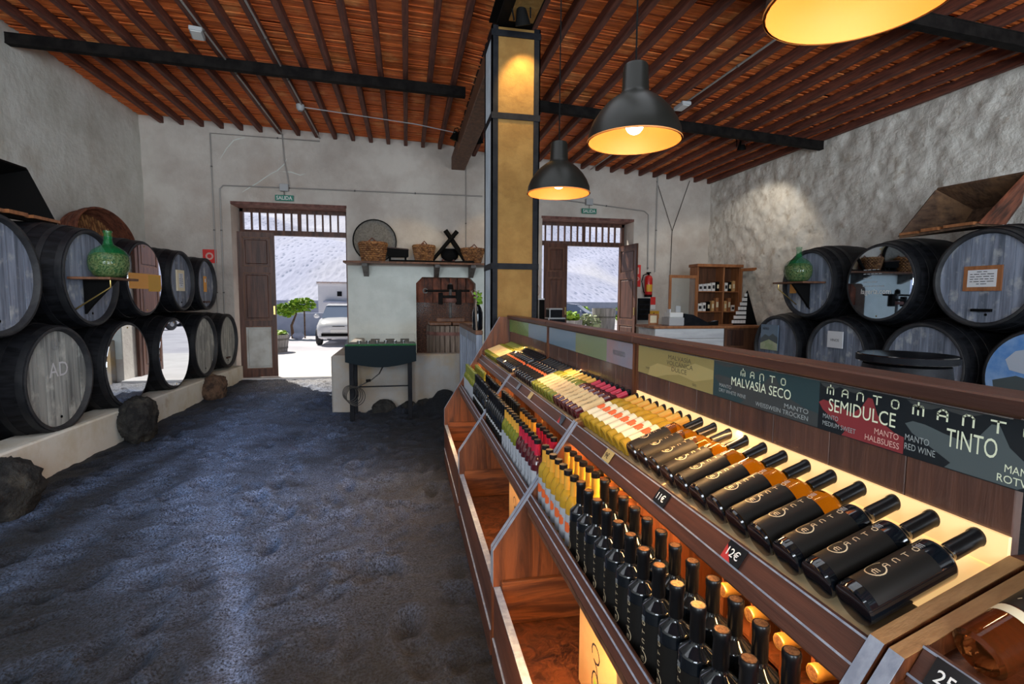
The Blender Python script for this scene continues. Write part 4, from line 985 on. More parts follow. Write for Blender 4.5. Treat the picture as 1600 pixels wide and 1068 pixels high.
br['fr'] = barrel('wood', 'dark barrel with brown framed notice, upper right row, nearest the camera', XFR, 4.24, 1.85, -1, group=RG, ln=LN)
br['mi'] = barrel('blue', 'barrel with blue glossy disc and web address, upper right row', XFR, 5.42, 1.84, -1, .48, .565, group=RG, ln=LN)
br['r3'] = barrel('wood', 'dark barrel with demijohn bracket, upper right row, farthest', XFR, 6.62, 1.865, -1, .49, .57, group=RG, ln=LN)
br['o1'] = barrel('wood', 'dark barrel with landscape poster, lower right row, farthest', XFR, 7.22, .86, -1, group=RG, ln=LN)
br['o2'] = barrel('wood', 'dark barrel with small printed card, lower right row', XFR, 6.05, .86, -1, group=RG, ln=LN)
br['o3'] = barrel('wood', 'plain dark barrel behind the counter top, lower right row', XFR, 4.83, .86, -1, group=RG, ln=LN)
br['o4'] = barrel('sky', 'barrel with sky-blue landscape disc at the right frame edge', XFR, 3.66, .86, -1, group=RG, ln=LN)
# chalk letters, notices, prints and a painted reflection on the barrel heads (parts: they are fixed to the heads)
def fx(t, ya, yb_, za, zb, m, name, x=.012, th=.01, label=None):
    return P(name, B(x-th, x, ya, yb_, za, zb), M_[m], t, label)
def ftext(t, s, y, z, m, width=None, height=None, x=.014, par=None):
    # reads left to right when seen from the room (local +Y is the reading direction on the left wall, and rotated with the right wall)
    mb = MB(); w = flat(mb, text2d(s), lambda a, b_: (x, y+a, z+b_), width=width, height=height); P('lettering', mb, M_[m], par or t, None if 'III' in s else s, smooth=False)
ftext(bl['l4'], 'AD', -.11, .02, 'paper', height=.20, x=-.046)
v, f = strokes2d([[(.05*math.cos(a), .05*math.sin(a)) for a in np.linspace(0, 6.3, 14)], [(-.02, .02), (.02, .02), (-.01, .0), (.02, -.02), (-.02, -.03)]], .009)
P('chalk_mark', MB().add([(-.045, p[0]-.0, p[1]+.33) for p in v], f), M_['print_grey'], bl['l4'], smooth=False)
P('orange_reflection', B(.0045, .006, -.41, .41, -.13, .06), M_['orange_sign'], bl['u3'], 'orange and yellow banner reflection painted on the mirror')  # reflected banner painted as a band on the mirror disc
P('yellow_reflection', B(.0055, .0065, .06, .39, -.16, .05), M_['yellow_sign'], bl['u3'], 'yellow half of the painted reflection')
def notice(t, ya, yb_, za, zb, frame, lines, x=-.03):
    f_ = fx(t, ya, yb_, za, zb, frame, 'notice_frame', x=x, th=.02)
    w_, h_ = yb_-ya, zb-za; b_ = .16*h_
    P('notice_sheet', B(x-.001, x+.0015, ya+b_, yb_-b_, za+b_, zb-b_), M_['paper'], f_)
    for i, s in enumerate(lines):
        mb = MB(); hh = (h_-2*b_)/(len(lines)+1.); wt = (w_-2*b_)*(.82 if len(s) > 10 else .35)
        flat(mb, text2d(s), lambda a, c_: (x+.003, (ya+yb_)/2-wt/2+a, zb-b_-hh*(i+1)+c_), width=wt, height=hh*.5); P('lettering', mb, M_['ink'], f_, smooth=False)
notice(bl['u4'], -.13, .12, -.15, .16, 'cream', ['IIIII', 'IIIIIIII', 'IIIIIIIIIIII', 'IIIIIIIIIII', 'IIIIIIIIIIII', 'IIIIIIII'])
fx(bl['u5'], -.06, .05, -.13, .13, 'orange_sign', 'card', x=-.04); P('card_mark', B(-.04, -.039, -.03, .02, .03, .09), M_['white'], bl['u5'])
fx(bl['u5'], -.12, .12, -.31, -.28, 'wood_dark', 'ledge', x=-.02, th=.03); fx(bl['w8'], -.08, .08, -.33, -.30, 'wood_dark', 'ledge', x=-.02, th=.03)
notice(br['fr'], -.20, .16, -.13, .13, 'wood_case', ['IIIIIII', 'IIIIIIIIIIIIII', 'IIIIIIIIIIII', 'IIIIIIIIIIIIIIII', 'IIIIIIIIIIIIII', 'IIIIIIII'])
fx(br['fr'], -.10, .09, -.345, -.315, 'black', 'ledge', x=-.02, th=.03)
for i, (s, w_) in enumerate((('IIIIIIIIIIII', .22), ('IIIIIIIIIIIIIIII', .26), ('IIIIII', .12), ('IIIIIIIIIII', .2), ('IIIIIIIIIIIIIIIIII', .30))): ftext(br['mi'], s, -.22, .16-.052*i, 'print_grey', width=w_, height=.016, x=.0065)
ftext(br['mi'], 'lageria.com', -.24, -.14, 'white', height=.095, x=.0065)
P('card', B(-.03, -.028, -.36, -.22, -.14, .12), M_['orange_sign'], br['r3'], 'orange card behind the bracket')
po = fx(br['o1'], -.30, .10, -.05, .36, 'sign_blue', 'poster', x=.03, th=.012, label='printed landscape poster')
hillp = [(-.30, .12), (-.2, .2), (-.1, .17), (-.02, .22), (.1, .16), (.1, -.05), (-.30, -.05)]
P('poster_hill', MB().add([(.0308, a, b_) for a, b_ in hillp], [tuple(range(7))]), M_['sign_slate'], po, smooth=False)
P('poster_field', MB().add([(.0313, a, b_) for a, b_ in ((-.30, .05), (-.1, .12), (.1, .06), (.1, -.05), (-.30, -.05))], [(0, 1, 2, 3, 4)]), M_['leaf_pale'], po, smooth=False)
ftext(br['o1'], 'vino', -.26, .27, 'ink', height=.09, x=.0318, par=po)
cd = fx(br['o2'], -.12, .14, .10, .33, 'paper', 'card', x=.0, th=.01); ftext(br['o2'], 'VINOS', -.07, .19, 'ink', width=.15, x=.002, par=cd)
P('cloud_print', MB().add([(.0055, a, b_) for a, b_ in ((-.30, .18), (-.22, .27), (-.08, .31), (.02, .26), (.10, .16), (.06, .08), (-.1, .05), (-.26, .08))], [(0, 1, 2, 3, 4, 5, 6, 7)]), M_['cloud_grey'], br['o4'], smooth=False)
P('island_print', MB().add([(.0057, a, b_) for a, b_ in ((-.40, -.04), (-.2, .03), (-.05, .0), (.2, -.05), (.42, -.06), (.36, -.25), (-.36, -.25))], [(0, 1, 2, 3, 4, 5, 6)]), M_['sign_slate'], br['o4'], smooth=False)
# ---------------- demijohns on bracket shelves
def bracket(xf, y, z, side, w, label):
    t = thing('bracket_shelf', label, 'shelf', (xf, y, z), (0, 0, 0 if side > 0 else PI))
    P('shelf_board', B(-.04, .34, -w/2, w/2, -.025, 0, c=.004), M_['wood_brown'], t)
    P('bracket_panel', MB().prism([(-.04, -.025), (.26, -.025), (.02, -.30), (-.04, -.38)], -.02, .02), M_['black'], t)
    P('bracket_arm', MB().tube([(.30, .02-w/2+.06, -.03), (.30, .02-w/2+.06, -.10), (-.03, .02-w/2+.06, -.33)], .008), M_['brass'], t)
def demijohn(x, y, z, s, label):
    t = thing('demijohn', label, 'demijohn', (x, y, z))
    pr = [(0, .006), (.10, .0), (.145, .025), (.178, .085), (.188, .155), (.178, .225), (.145, .285), (.09, .325), (.048, .35), (.036, .40), (.034, .465), (.041, .47), (.041, .492), (.030, .495)]
    P('glass_body', MB().lathe([(r_*s, z_*s) for r_, z_ in pr], 32), M_['glass_green'], t, 'green glass')
    ck = [(0, .012), (.095, .010), (.138, .033), (.170, .09), (.180, .155), (.171, .222), (.12, .258), (.0, .262)]
    P('cork_fill', MB().lathe([(r_*s, z_*s) for r_, z_ in ck], 28), M_['corks'], t, 'corks filling the jar')
bracket(-3.25, 6.16, 1.80, 1, .56, 'dark bracket shelf on an upper left barrel, under the green demijohn')
demijohn(-3.07, 6.20, 1.80, 1.0, 'green glass demijohn full of corks on the left bracket shelf')
bracket(5.82, 6.60, 1.885, -1, .62, 'dark bracket shelf on a right barrel, under the cork-filled demijohn')
demijohn(5.62, 6.56, 1.885, 1.02, 'green glass demijohn full of corks on the right bracket shelf')
# ---------------- wooden hoppers lying on the barrels
def hopper(label, mouth, back, m, plank_edge):
    c = tuple(sum(p[i] for p in mouth)/4 for i in range(3)); t = thing('wooden_hopper', label, 'hopper', (c[0], c[1], mouth[0][2]))
    ctr = Vector([sum(p[i] for p in mouth+back)/8 for i in range(3)])
    for k, nm in enumerate(('bottom_board', 'end_board', 'top_board', 'end_board')):
        q = [Vector(mouth[k]), Vector(mouth[(k+1) % 4]), Vector(back[(k+1) % 4]), Vector(back[k])]
        n_ = (q[1]-q[0]).cross(q[3]-q[0]).normalized()
        if n_.dot(q[0]-ctr) < 0: n_ = -n_
        mb = MB(); mb.add([tuple(p) for p in q]+[tuple(p+n_*.03) for p in q], [(0, 1, 2, 3), (4, 5, 6, 7), (0, 1, 5, 4), (1, 2, 6, 5), (2, 3, 7, 6), (3, 0, 4, 7)])
        W(nm, mb, M_[m if k != 1 else plank_edge], t, smooth=False)
    mb = MB(); mb.add(back, [(0, 1, 2, 3)]); W('back_board', mb, M_[m], t, smooth=False)
    a, b_ = Vector(mouth[0]), Vector(mouth[1])
    for (u0_, u1_, d) in ((.03, .28, .02), (.33, .55, .045), (.62, .97, .03)):
        p0, p1 = a.lerp(b_, u0_), a.lerp(b_, u1_)
        W('plank_end', B(min(p0.x, p1.x)-.03, max(p0.x, p1.x)+.05, min(p0.y, p1.y), max(p0.y, p1.y), p0.z, p0.z+.022+d*.3), M_['wood_case'], t)
hopper('open wooden grape hopper lying tilted on the upper right barrels', [(5.88, 5.24, 2.40), (5.88, 4.36, 2.43), (6.36, 4.30, 2.95), (6.36, 5.22, 2.97)],
       [(6.55, 5.05, 2.48), (6.55, 4.60, 2.48), (6.72, 4.58, 2.72), (6.72, 5.05, 2.72)], 'wood_old', 'wood_red')
hopper('dark wooden grape hopper on the upper left barrels, cut by the frame', [(-3.72, 5.4, 2.385), (-3.72, 6.55, 2.39), (-4.05, 6.70, 2.98), (-4.05, 5.4, 2.98)],
       [(-4.3, 5.6, 2.47), (-4.3, 6.2, 2.47), (-4.5, 6.2, 2.7), (-4.5, 5.6, 2.7)], 'black', 'black')
# ---------------- big flat woven basket on the left barrels
t = thing('flat_basket', 'large round reddish woven basket leaning on the wall behind left barrels', 'basket', (-4.40, 8.55, 2.37), (0, R(-14), R(-18)))
ax = Matrix.Rotation(PI/2, 4, 'Y')
for k in range(13):
    r_ = .465+.008*math.sin(k); x = -.06+k*.023
    P('coil', MB().lathe([(r_-.012, x-.011), (r_+.012, x-.009), (r_+.012, x+.009), (r_-.012, x+.011)], 40, ax), M_['wicker_red'], t)
P('base_weave', MB().lathe([(0, -.07), (.475, -.07)], 32, ax), M_['wicker_red'], t)
for k in range(22):
    y = -.435+k*.0414; h_ = math.sqrt(max(0, .45**2-y*y)); P('splint', B(-.068, -.058, y-.012, y+.012, -h_, h_), M_['wicker'], t)
# ---------------- lava rocks
def rock(x, y, r_, sc, m, label, seed):
    rg = np.random.default_rng(seed); mb = MB().sphere((0, 0, 0), 1, 56, 36)
    V = np.array(mb.v); D = V/np.maximum(np.linalg.norm(V, axis=1, keepdims=True), 1e-6)
    s_ = np.zeros(len(V))
    for k in range(60):
        d = rg.normal(size=3); d /= np.linalg.norm(d); w_ = rg.uniform(.1, .6); s_ += rg.normal(0, .07)*np.exp(-(1-D@d)/(w_*w_))*1.3
    for k in range(260):
        d = rg.normal(size=3); d /= np.linalg.norm(d); w_ = rg.uniform(.05, .16); s_ += rg.normal(-.01, .055)*np.exp(-(1-D@d)/(w_*w_))
    s_ += rg.normal(0, .02, len(V)); V = D*(1+s_)[:, None]*np.array(sc)*r_; V[:, 2] += r_*sc[2]*.72
    mb.v = [tuple(p) for p in V+np.array([x, y, -.03])]
    solo('lava_rock', mb, M_[m], label, 'rock', 'lava rocks against the left kerb', loc=(x, y, 0), ang=60)
rock(-3.0, 4.42, .27, (.8, 1.0, .95), 'lava', 'black lava rock at the left frame edge against the kerb', 1)
rock(-3.04, 6.62, .28, (.75, 1.15, 1.0), 'lava', 'black lava rock under the gap between left barrels, mid kerb', 2)
rock(-3.1, 9.15, .22, (.8, 1.0, .95), 'lava_brown', 'brownish lava rock against the kerb near the door', 3)
for i, (x, y, r_) in enumerate(((-.33, 7.46, .13), (.02, 7.50, .09), (.26, 7.47, .12))):
    rg = np.random.default_rng(50+i); mb = MB().sphere((0, 0, 0), 1, 14, 9); V = np.array(mb.v)*(1+rg.normal(0, .06, len(mb.v)))[:, None]*np.array([r_*1.3, r_*.8, r_])
    mb.v = [tuple(p) for p in V+np.array([x, y, .03])]
    solo('dark_stone', mb, M_['lava'], ['dark stone at the tank foot under the glass display case, left', 'small dark stone at the tank foot, between two others', 'dark stone at the tank foot by the right case leg'][i], 'stone', loc=(x, y, 0))
# ================================================================ PENDANT LAMPS AND SPOTS
def pendant(x, y, z, label, power):
    t = thing('pendant_lamp', label, 'lamp', (x, y, z), group='black pendant lamps over the wine shelves')
    Rr = .25
    pr = [(Rr, 0), (.244, .05), (.224, .10), (.192, .15), (.152, .195), (.112, .226), (.080, .245), (.072, .262), (.066, .385), (.060, .398), (.020, .40)]
    P('shade', MB().lathe(pr, 40), M_['shade_out'], t, 'glossy black outside')
    P('shade_lining', MB().lathe([(r_-.004, z_) for r_, z_ in pr[:7]], 40), M_['shade_in'], t, 'warm inner surface')
    P('rim', MB().lathe([(Rr+.002, -.002), (Rr+.003, .004), (Rr-.006, .004), (Rr-.006, -.002)], 40), M_['shade_in'], t)
    P('bulb', MB().sphere((0, 0, .085), .048, 18, 10), M_['bulb'], t)
    P('lamp_holder', MB().lathe([(0, .25), (.03, .25), (.028, .13), (0, .13)], 14), M_['black'], t)
    P('cord', MB().tube([(0, 0, .395), (0, 0, zr(x)+.10-z)], .005, 6), M_['black'], t)
    P('ceiling_rose', MB().lathe([(0, 0), (.045, 0), (.03, -.03), (0, -.03)], 14, Matrix.Translation((0, 0, zr(x)+.10-z))), M_['black'], t)
    lamp('pendant_light', 'POINT', (x, y, z+.035), power, (1, .60, .26), shadow_soft_size=.045)
pendant(1.215, 2.66, 2.455, 'middle black bell pendant lamp, largest whole one over the shelves', 4.5)
pendant(1.20, 4.02, 2.445, 'smaller-looking far black bell pendant lamp next to the column', 4.5)
pendant(1.30, 1.335, 2.47, 'nearest pendant lamp, cut off by the top of the frame', 4.5)
def spot(name, loc, aim, label, group, energy, size=R(60), col=(1, .66, .25), real=True):
    d = (Vector(aim)-Vector(loc)).normalized(); q = d.to_track_quat('-Z', 'Y').to_euler(); t = thing(name, label, 'lamp', loc, tuple(q), group)
    P('lamp_body', MB().lathe([(0, .16), (.035, .155), (.05, .11), (.075, .0), (.068, .0), (.045, .10)], 20), M_['black'], t)
    P('lamp_face', MB().lathe([(0, .02), (.066, .016)], 20), M_['spot_face'], t)
    P('yoke', MB().tube([(.08, 0, .05), (.09, 0, .18), (0, 0, .22), (-.09, 0, .18), (-.08, 0, .05)], .008), M_['black'], t)
    if energy: lamp('spot_beam', 'SPOT', tuple(Vector(loc)+d*.02), energy, col, aim, spot_size=size, spot_blend=.35, shadow_soft_size=.05)
SG = 'small spot lamps under the roof'
spot('spot_lamp', (1.10, 4.93, 4.17), (1.24, 5.2, 3.55), 'black spot lamp on top of the column lighting its yellow face', SG, 55, R(78))
spot('spot_lamp', (.86, 9.5, 4.45), (.2, 9.9, 2.6), 'small yellow spot lamp left of the ridge beam', SG, 40, R(80), (1, .75, .35))
spot('spot_lamp', (1.33, 9.5, 4.42), (1.9, 10.2, 2.4), 'small yellow spot lamp right of the ridge beam', SG, 30, R(80), (1, .72, .35))
spot('spot_lamp', (5.9, 8.40, 4.30), (6.4, 9.2, 2.2), 'small spot lamp glowing below the roof near the right wall', SG, 45, R(110), (1, .9, .75))
def floodl(x, y, label, rot):
    t = thing('floodlight', label, 'lamp', (x, y, zr(x)-.02), (0, 0, rot), 'ceiling fixtures under the joists')
    P('housing', B(-.07, .07, -.13, .13, -.07, -.02, c=.008), M_['grey_plastic'], t); P('diffuser', B(-.055, .055, -.115, .115, -.078, -.07, c=.003), M_['white'], t); P('clip', B(-.02, .02, -.02, .02, -.02, .02), M_['steel_grey'], t)
floodl(-2.40, 6.98, 'grey floodlight fixture under the roof at upper left', .2); floodl(3.93, 7.0, 'pale floodlight fixture under the roof right of pendants', 0)
t = thing('smoke_sensor', 'round grey sensor box on the ceiling conduit above left door', 'sensor', (-1.68, 9.24, zr(-1.68)))
P('sensor_body', MB().lathe([(0, -.10), (.035, -.095), (.06, -.06), (.065, 0), (0, 0)], 16), M_['grey_plastic'], t); P('sensor_ring', MB().lathe([(.03, -.097), (.032, -.105), (.024, -.105)], 14), M_['steel_grey'], t)
solo('signal_wire', MB().tube([(-1.66, 9.24, zr(-1.6)-.03), (.2, 9.35, 4.63), (.93, 9.45, 4.56)], .008, 6), M_['grey_plastic'], 'thin pale wire running from the ceiling sensor to the ridge beam', 'wire', loc=(-1.66, 9.24, 4.7))
def conduit(pts, label, r_=.013, m='pipe'):
    mb = MB().tube(pts, r_, 8); o = thing('conduit', label, 'pipe', tuple(pts[0]), group='electrical conduits'); W('pipe', mb, M_[m], o)
    for a, b_ in zip(pts[:-1], pts[1:]):
        L_ = (Vector(b_)-Vector(a)).length
        for k in range(1, int(L_/1.2)+1):
            p = Vector(a).lerp(Vector(b_), k*1.2/L_-.0 if k*1.2 < L_ else .5); d = (Vector(b_)-Vector(a)).normalized()
            W('clip', MB().tube([p-d*.012, p+d*.012], r_+.006, 8), M_['steel_grey'], o)
jx1, jx2, jx3 = JX[6]+.055, JX[8]+.055, 3.98
conduit([(jx1, 4.6, zr(jx1)-.012), (jx1, 10.99, zr(jx1)-.012), (jx1+.02, 10.99, 4.3), (jx1+.10, 10.99, 3.80)], 'conduit along a joist and down to the left exit sign')
conduit([(jx2, 4.6, zr(jx2)-.012), (jx2, 10.99, zr(jx2)-.012)], 'conduit along the joist that carries the round sensor')
conduit([(jx3, 4.6, zr(jx3)-.012), (jx3, 10.9, zr(jx3)-.012)], 'long bright conduit under the roof right of the pendant lamps')
yw = YB-.026
conduit([(-3.62, yw, .5), (-3.63, yw, 4.72), (jx2, yw, 4.70)], 'conduit up the back wall corner left of the left door')
conduit([(-3.50, yw, .5), (-3.50, yw, 3.69), (-3.44, yw, 3.755), (-2.2, yw, 3.765), (.9, yw, 3.78), (1.6, yw, 3.78)], 'conduit framing the left door and running above the wall shelf')
conduit([(1.25, yw, 4.4), (1.25, yw, 2.4)], 'thin vertical conduit on back wall beside the ridge beam', .009)
conduit([(3.2, yw, 3.80), (5.32, yw, 3.62), (5.42, yw, 3.54), (5.44, yw, 2.3)], 'conduit curving over the right door down to the extinguisher')
conduit([(5.62, yw, 4.40), (5.62, yw, 2.25)], 'straight vertical conduit right of the right door', .015)
t = thing('hanging_cable', 'thin dark Y-shaped cable hanging on back wall right of the extinguisher', 'cable', (6.02, yw, 2.0))
W('cable', MB().tube([(5.60, yw, 4.3), (6.02, yw, 3.20), (6.0, yw, 2.0)], .007, 6), M_['cable'], t); W('cable', MB().tube([(6.42, yw, 4.35), (6.02, yw, 3.20)], .007, 6), M_['cable'], t)
def exit_sign(x, z, label):
    t = thing('exit_sign', label, 'sign', (x, 10.92, z), group='green SALIDA signs')
    P('junction_box', B(-.08, .08, .0, .085, .13, .27, c=.008), M_['grey_plastic'], t); P('hanger', B(-.006, .006, .03, .04, .04, .14), M_['steel_grey'], t)
    pn = P('sign_plate', B(-.17, .17, .025, .045, -.055, .055, c=.003), M_['green_sign'], t)
    mb = MB(); flat(mb, text2d('SALIDA', .012), lambda a, b_: (-.145+a, .0235, -.035+b_), width=.29, height=.072); P('lettering', mb, M_['white'], pn, 'SALIDA', smooth=False)
exit_sign(-2.33, 3.56, 'green SALIDA sign hanging over the left door'); exit_sign(3.98, 3.56, 'green SALIDA sign hanging over the right door')
# ================================================================ BACK WALL: SHELF AND ITS OBJECTS
sz = 2.335
t = thing('wall_shelf', 'long dark wooden shelf on back wall holding baskets', 'shelf', (.2, 10.85, sz))
W('shelf_board', B(-1.2, 1.75, 10.46, YB-.015, sz-.04, sz, c=.005), M_['wood_brown'], t)
for x in (-.80, .62, 1.35): W('bracket', MB().prism([(10.50, sz-.04), (YB-.015, sz-.04), (YB-.015, sz-.28), (YB-.05, sz-.28), (10.50, sz-.10)], x-.05, x+.05, 'yz'), M_['steel_grey'], t, smooth=False)
t = thing('sieve', 'large round dark sieve leaning on back wall behind baskets', 'sieve', (-.62, 10.93, sz))
axy = Matrix.Translation((-.62, 10.93, sz+.435)) @ Matrix.Rotation(PI/2+R(5), 4, 'X')
W('rim', MB().lathe([(.435, -.035), (.435, .045), (.415, .045), (.415, -.035)], 40, axy), M_['black'], t); W('mesh', MB().lathe([(0, 0), (.422, 0)], 32, axy), mat('sieve_mesh', (.24, .22, .19), .8, col2=(.16, .145, .125), sc=30), t)
def basket(x, y, z, r0_, r1_, h, label, half=None):
    t = thing('wicker_basket', label, 'basket', (x, y, z), group='wicker baskets on the wall shelf'); n = 22; rows = 9
    P('base', MB().lathe([(0, .008), (r0_, .0)], 20), M_['wicker'], t)
    for j in range(rows):
        zz = h*(j+.5)/rows; rr_ = r0_+(r1_-r0_)*(zz/h); pts = []
        for k in range(n*2): a = PI*k/n; pts.append(((rr_+.010*(1 if (k+j) % 2 else -1))*math.cos(a), (rr_+.010*(1 if (k+j) % 2 else -1))*math.sin(a), zz))
        P('weave', MB().tube(pts, h/rows*.52, 5, True), M_['wicker'], t)
    for k in range(n): a = 2*PI*k/n; P('stake', MB().tube([(r0_*math.cos(a), r0_*math.sin(a), 0), (r1_*math.cos(a), r1_*math.sin(a), h+.02)], .007, 5), M_['wicker_red'], t)
    P('rim', MB().tube([(r1_*math.cos(a), r1_*math.sin(a), h) for a in np.linspace(0, 2*PI, 25)[:-1]], .016, 6, True), M_['wicker'], t)
    for s_ in (-1, 1): P('handle', MB().tube([(s_*r1_*.3, s_*r1_*.95, h), (0, s_*r1_*1.0, h+.075), (-s_*r1_*.3, s_*r1_*.95, h)], .014, 6), M_['wicker_red'], t)
basket(-.64, 10.64, sz, .20, .27, .36, 'largest pale wicker basket on wall shelf, in front of the sieve')
basket(.36, 10.72, sz, .15, .22, .34, 'middle wicker basket on the wall shelf beside the crossed yoke')
basket(1.36, 10.72, sz, .15, .24, .30, 'reddish wicker basket on the wall shelf partly behind the column')
t = thing('wooden_trough', 'low black wooden trough on stand between two wicker baskets', 'trough', (-.17, 10.76, sz))
P('trough_body', MB().prism([(-.17, .11), (-.20, .16), (-.20, .28), (.22, .25), (.22, .13), (.19, .11)], -.12, .12), M_['black'], t); P('rim', MB().prism([(-.205, .28), (-.20, .30), (.22, .27), (.225, .25)], -.13, .13), M_['wood_dark'], t)
P('runner', B(-.17, .30, -.08, -.04, .0, .05, c=.005), M_['black'], t); P('runner', B(-.17, .30, .04, .08, .0, .05, c=.005), M_['black'], t)
for x in (-.15, .16): P('leg', B(x-.02, x+.02, -.07, .07, .05, .12), M_['black'], t)
t = thing('ox_yoke', 'black crossed wooden poles forming an X on wall shelf', 'yoke', (.90, 10.76, sz))
P('pole', MB().tube([(-.40, 0, .02), (.14, -.03, .66)], [.035, .045], 10), M_['black'], t); P('pole', MB().tube([(.36, .02, .03), (-.10, .03, .68)], [.04, .05], 10), M_['black'], t)
P('pole', MB().tube([(.30, -.06, .03), (.02, -.06, .45)], .03, 8), M_['black'], t); P('crossbar', MB().tube([(-.02, -.05, .50), (.08, .06, .56)], .035, 8), M_['black'], t)
t = thing('black_cauldron', 'round black pot with two reddish feet under the crossed poles', 'pot', (.90, 10.93, sz))
P('pot_body', MB().lathe([(0, .06), (.10, .07), (.17, .13), (.19, .21), (.16, .29), (.13, .32), (.12, .32), (.13, .28), (0, .10)], 24, Matrix.Diagonal((1, .4, 1, 1))), M_['black'], t)
for x in (-.14, .08): P('foot', MB().lathe([(.0, 0), (.035, 0), (.028, .09), (0, .10)], 10, Matrix.Translation((x, -.02, 0))), M_['rust'], t, 'reddish foot')
t = thing('wooden_plough', 'low dark wooden beam lying along the wall shelf', 'beam', (.05, 10.50, sz))
P('beam', MB().prism([(.02, .0), (.06, .035), (.9, .03), (1.3, .05), (1.32, .0)], -.02, .02), M_['black'], t)
# ================================================================ WINE PRESS IN THE TANK
px_, py_, pz = .80, 9.6, .42
t = thing('wine_press', 'old wooden basket wine press with iron screw in the niche', 'wine press', (px_, py_, pz))
P('base_tray', MB().lathe([(0, 0), (.55, 0), (.56, .08), (.52, .08), (.50, .04), (0, .04)], 28), M_['wood_press'], t)
for k in range(30):
    a0_, a1_ = 2*PI*k/30+.018, 2*PI*(k+1)/30-.018
    P('slat', MB().lathe([(.44, .05), (.44, .70), (.415, .70), (.415, .05)], 2, None, a0_, a1_), M_['wood_press'], t)
for z in (.18, .56):
    P('hoop', MB().lathe([(.443, z-.03), (.450, z-.03), (.450, z+.03), (.443, z+.03)], 36), M_['rust'], t)
P('press_plate', MB().box(-.40, -.01, -.33, .33, .71, .76, c=.008), M_['wood_brown'], t); P('press_plate', MB().box(.01, .40, -.33, .33, .71, .76, c=.008), M_['wood_brown'], t); P('press_block', B(-.26, .26, -.06, .06, .76, .83, c=.008), M_['wood_brown'], t)
sc_ = MB().lathe([(.026+.005*(i % 2), .5+.012*i) for i in range(82)], 14); P('screw', sc_, M_['steel_grey'], t)
P('ratchet_head', MB().box(-.20, .20, -.05, .05, 1.20, 1.25, c=.01).box(-.22, -.14, -.06, .06, 1.08, 1.30, c=.01).box(.10, .2, -.06, .06, 1.08, 1.36, c=.01), M_['steel'], t)
P('ratchet_wheel', MB().lathe([(0, 1.12), (.12, 1.12), (.13, 1.15), (.12, 1.19), (0, 1.19)], 20), M_['rust'], t)
P('lever_socket', MB().tube([(-.46, -.02, 1.33), (.36, .02, 1.34)], [.022, .022], 10), M_['steel'], t); P('ring', MB().tube([(-.46+.04*math.cos(a), -.02, 1.33+.04*math.sin(a)) for a in np.linspace(0, 2*PI, 13)[:-1]], .012, 6, True), M_['steel_grey'], t)
P('cap_nut', MB().lathe([(0, 1.46), (.05, 1.45), (.06, 1.36), (.0, 1.36)], 6), M_['black'], t)
t = thing('tank_railing', 'grey-blue wooden slatted railing between column and tank wall', 'railing', (.80, 6.6, 0))
W('top_rail', B(.76, .84, 5.72, 7.58, 1.20, 1.25, c=.006), M_['wood_brown'], t); W('bottom_rail', B(.77, .83, 5.72, 7.58, .10, .16, c=.005), M_['grey_paint'], t)
for y in (5.75, 6.65, 7.53): W('post', B(.765, .835, y-.035, y+.035, 0, 1.20, c=.004), M_['grey_paint'], t)
W('upper_rail', B(.772, .828, 5.78, 7.5, 1.09, 1.20, c=.004), M_['grey_paint'], t)
for k in range(10):
    y = 5.90+k*.165
    if abs(y-6.65) > .06: W('slat', B(.78, .82, y-.025, y+.025, .16, 1.09, c=.004), M_['grey_paint'], t)
t = thing('dark_flagon', 'large dark bottle with pale hooked vine stem, standing on railing', 'bottle', (.80, 5.86, 1.25))
P('glass_body', MB().lathe([(0, .0), (.055, 0), (.06, .02), (.06, .20), (.045, .25), (.022, .29), (.02, .36), (.024, .365), (.024, .38), (0, .38)], 20), M_['glass_dark'], t)
P('vine_stem', MB().tube([(-.02, -.07, 0), (-.03, -.07, .25), (-.02, -.07, .42), (-.05, -.07, .47), (-.08, -.07, .44), (-.06, -.07, .40)], .010, 6), M_['wood_press'], t, 'pale hooked stem')
leaves('vine_leaf', (.80, 5.80, 1.62), (.05, .05, .08), 26, 'leaf', t, .05, 77)
# ================================================================ GLASS DISPLAY CASE
x0, x1, y0, y1 = -.79, .12, 6.90, 7.48
t = thing('display_case', 'dark green glass-topped display case on four legs in front of the tank', 'display case', ((x0+x1)/2, (y0+y1)/2, 0))
n = 12; bot = [(x0+(x1-x0)*i/n, .775-.075*math.sin(PI*i/n)) for i in range(n+1)]
W('case_body', MB().prism([(x0, .985), *bot, (x1, .985)], y0, y1), M_['display_green'], t)
W('felt_bed', B(x0+.02, x1-.02, y0+.02, y1-.02, .986, .992), M_['felt'], t)
gt_ = MB().prism([(y0+.005, .995), (y0+.005, 1.005), (y1-.01, 1.10), (y1-.002, 1.10), (y1-.002, .995)], x0+.004, x0+.010, 'yz').prism([(y0+.005, .995), (y0+.005, 1.005), (y1-.01, 1.10), (y1-.002, 1.10), (y1-.002, .995)], x1-.010, x1-.004, 'yz')
W('glass_side', gt_, M_['glass'], t, smooth=False); W('glass_lid', MB().prism([(y0, 1.006), (y0, 1.012), (y1, 1.108), (y1, 1.102)], x0, x1, 'yz'), M_['glass'], t, smooth=False)
W('glass_edge', B(x0, x1, y0-.003, y0+.004, .986, 1.008, c=.001), M_['glass_green'], t, 'bright green glass edge')
for i in range(6):
    gx = x0+.17+i*.115; W('tasting_cup', MB().lathe([(0, .002), (.022, .0), (.03, .05), (.026, .05), (.018, .006), (0, .008)], 12, Matrix.Translation((gx, y0+.12+.01*(i % 2), .993))), M_['chrome'], t)
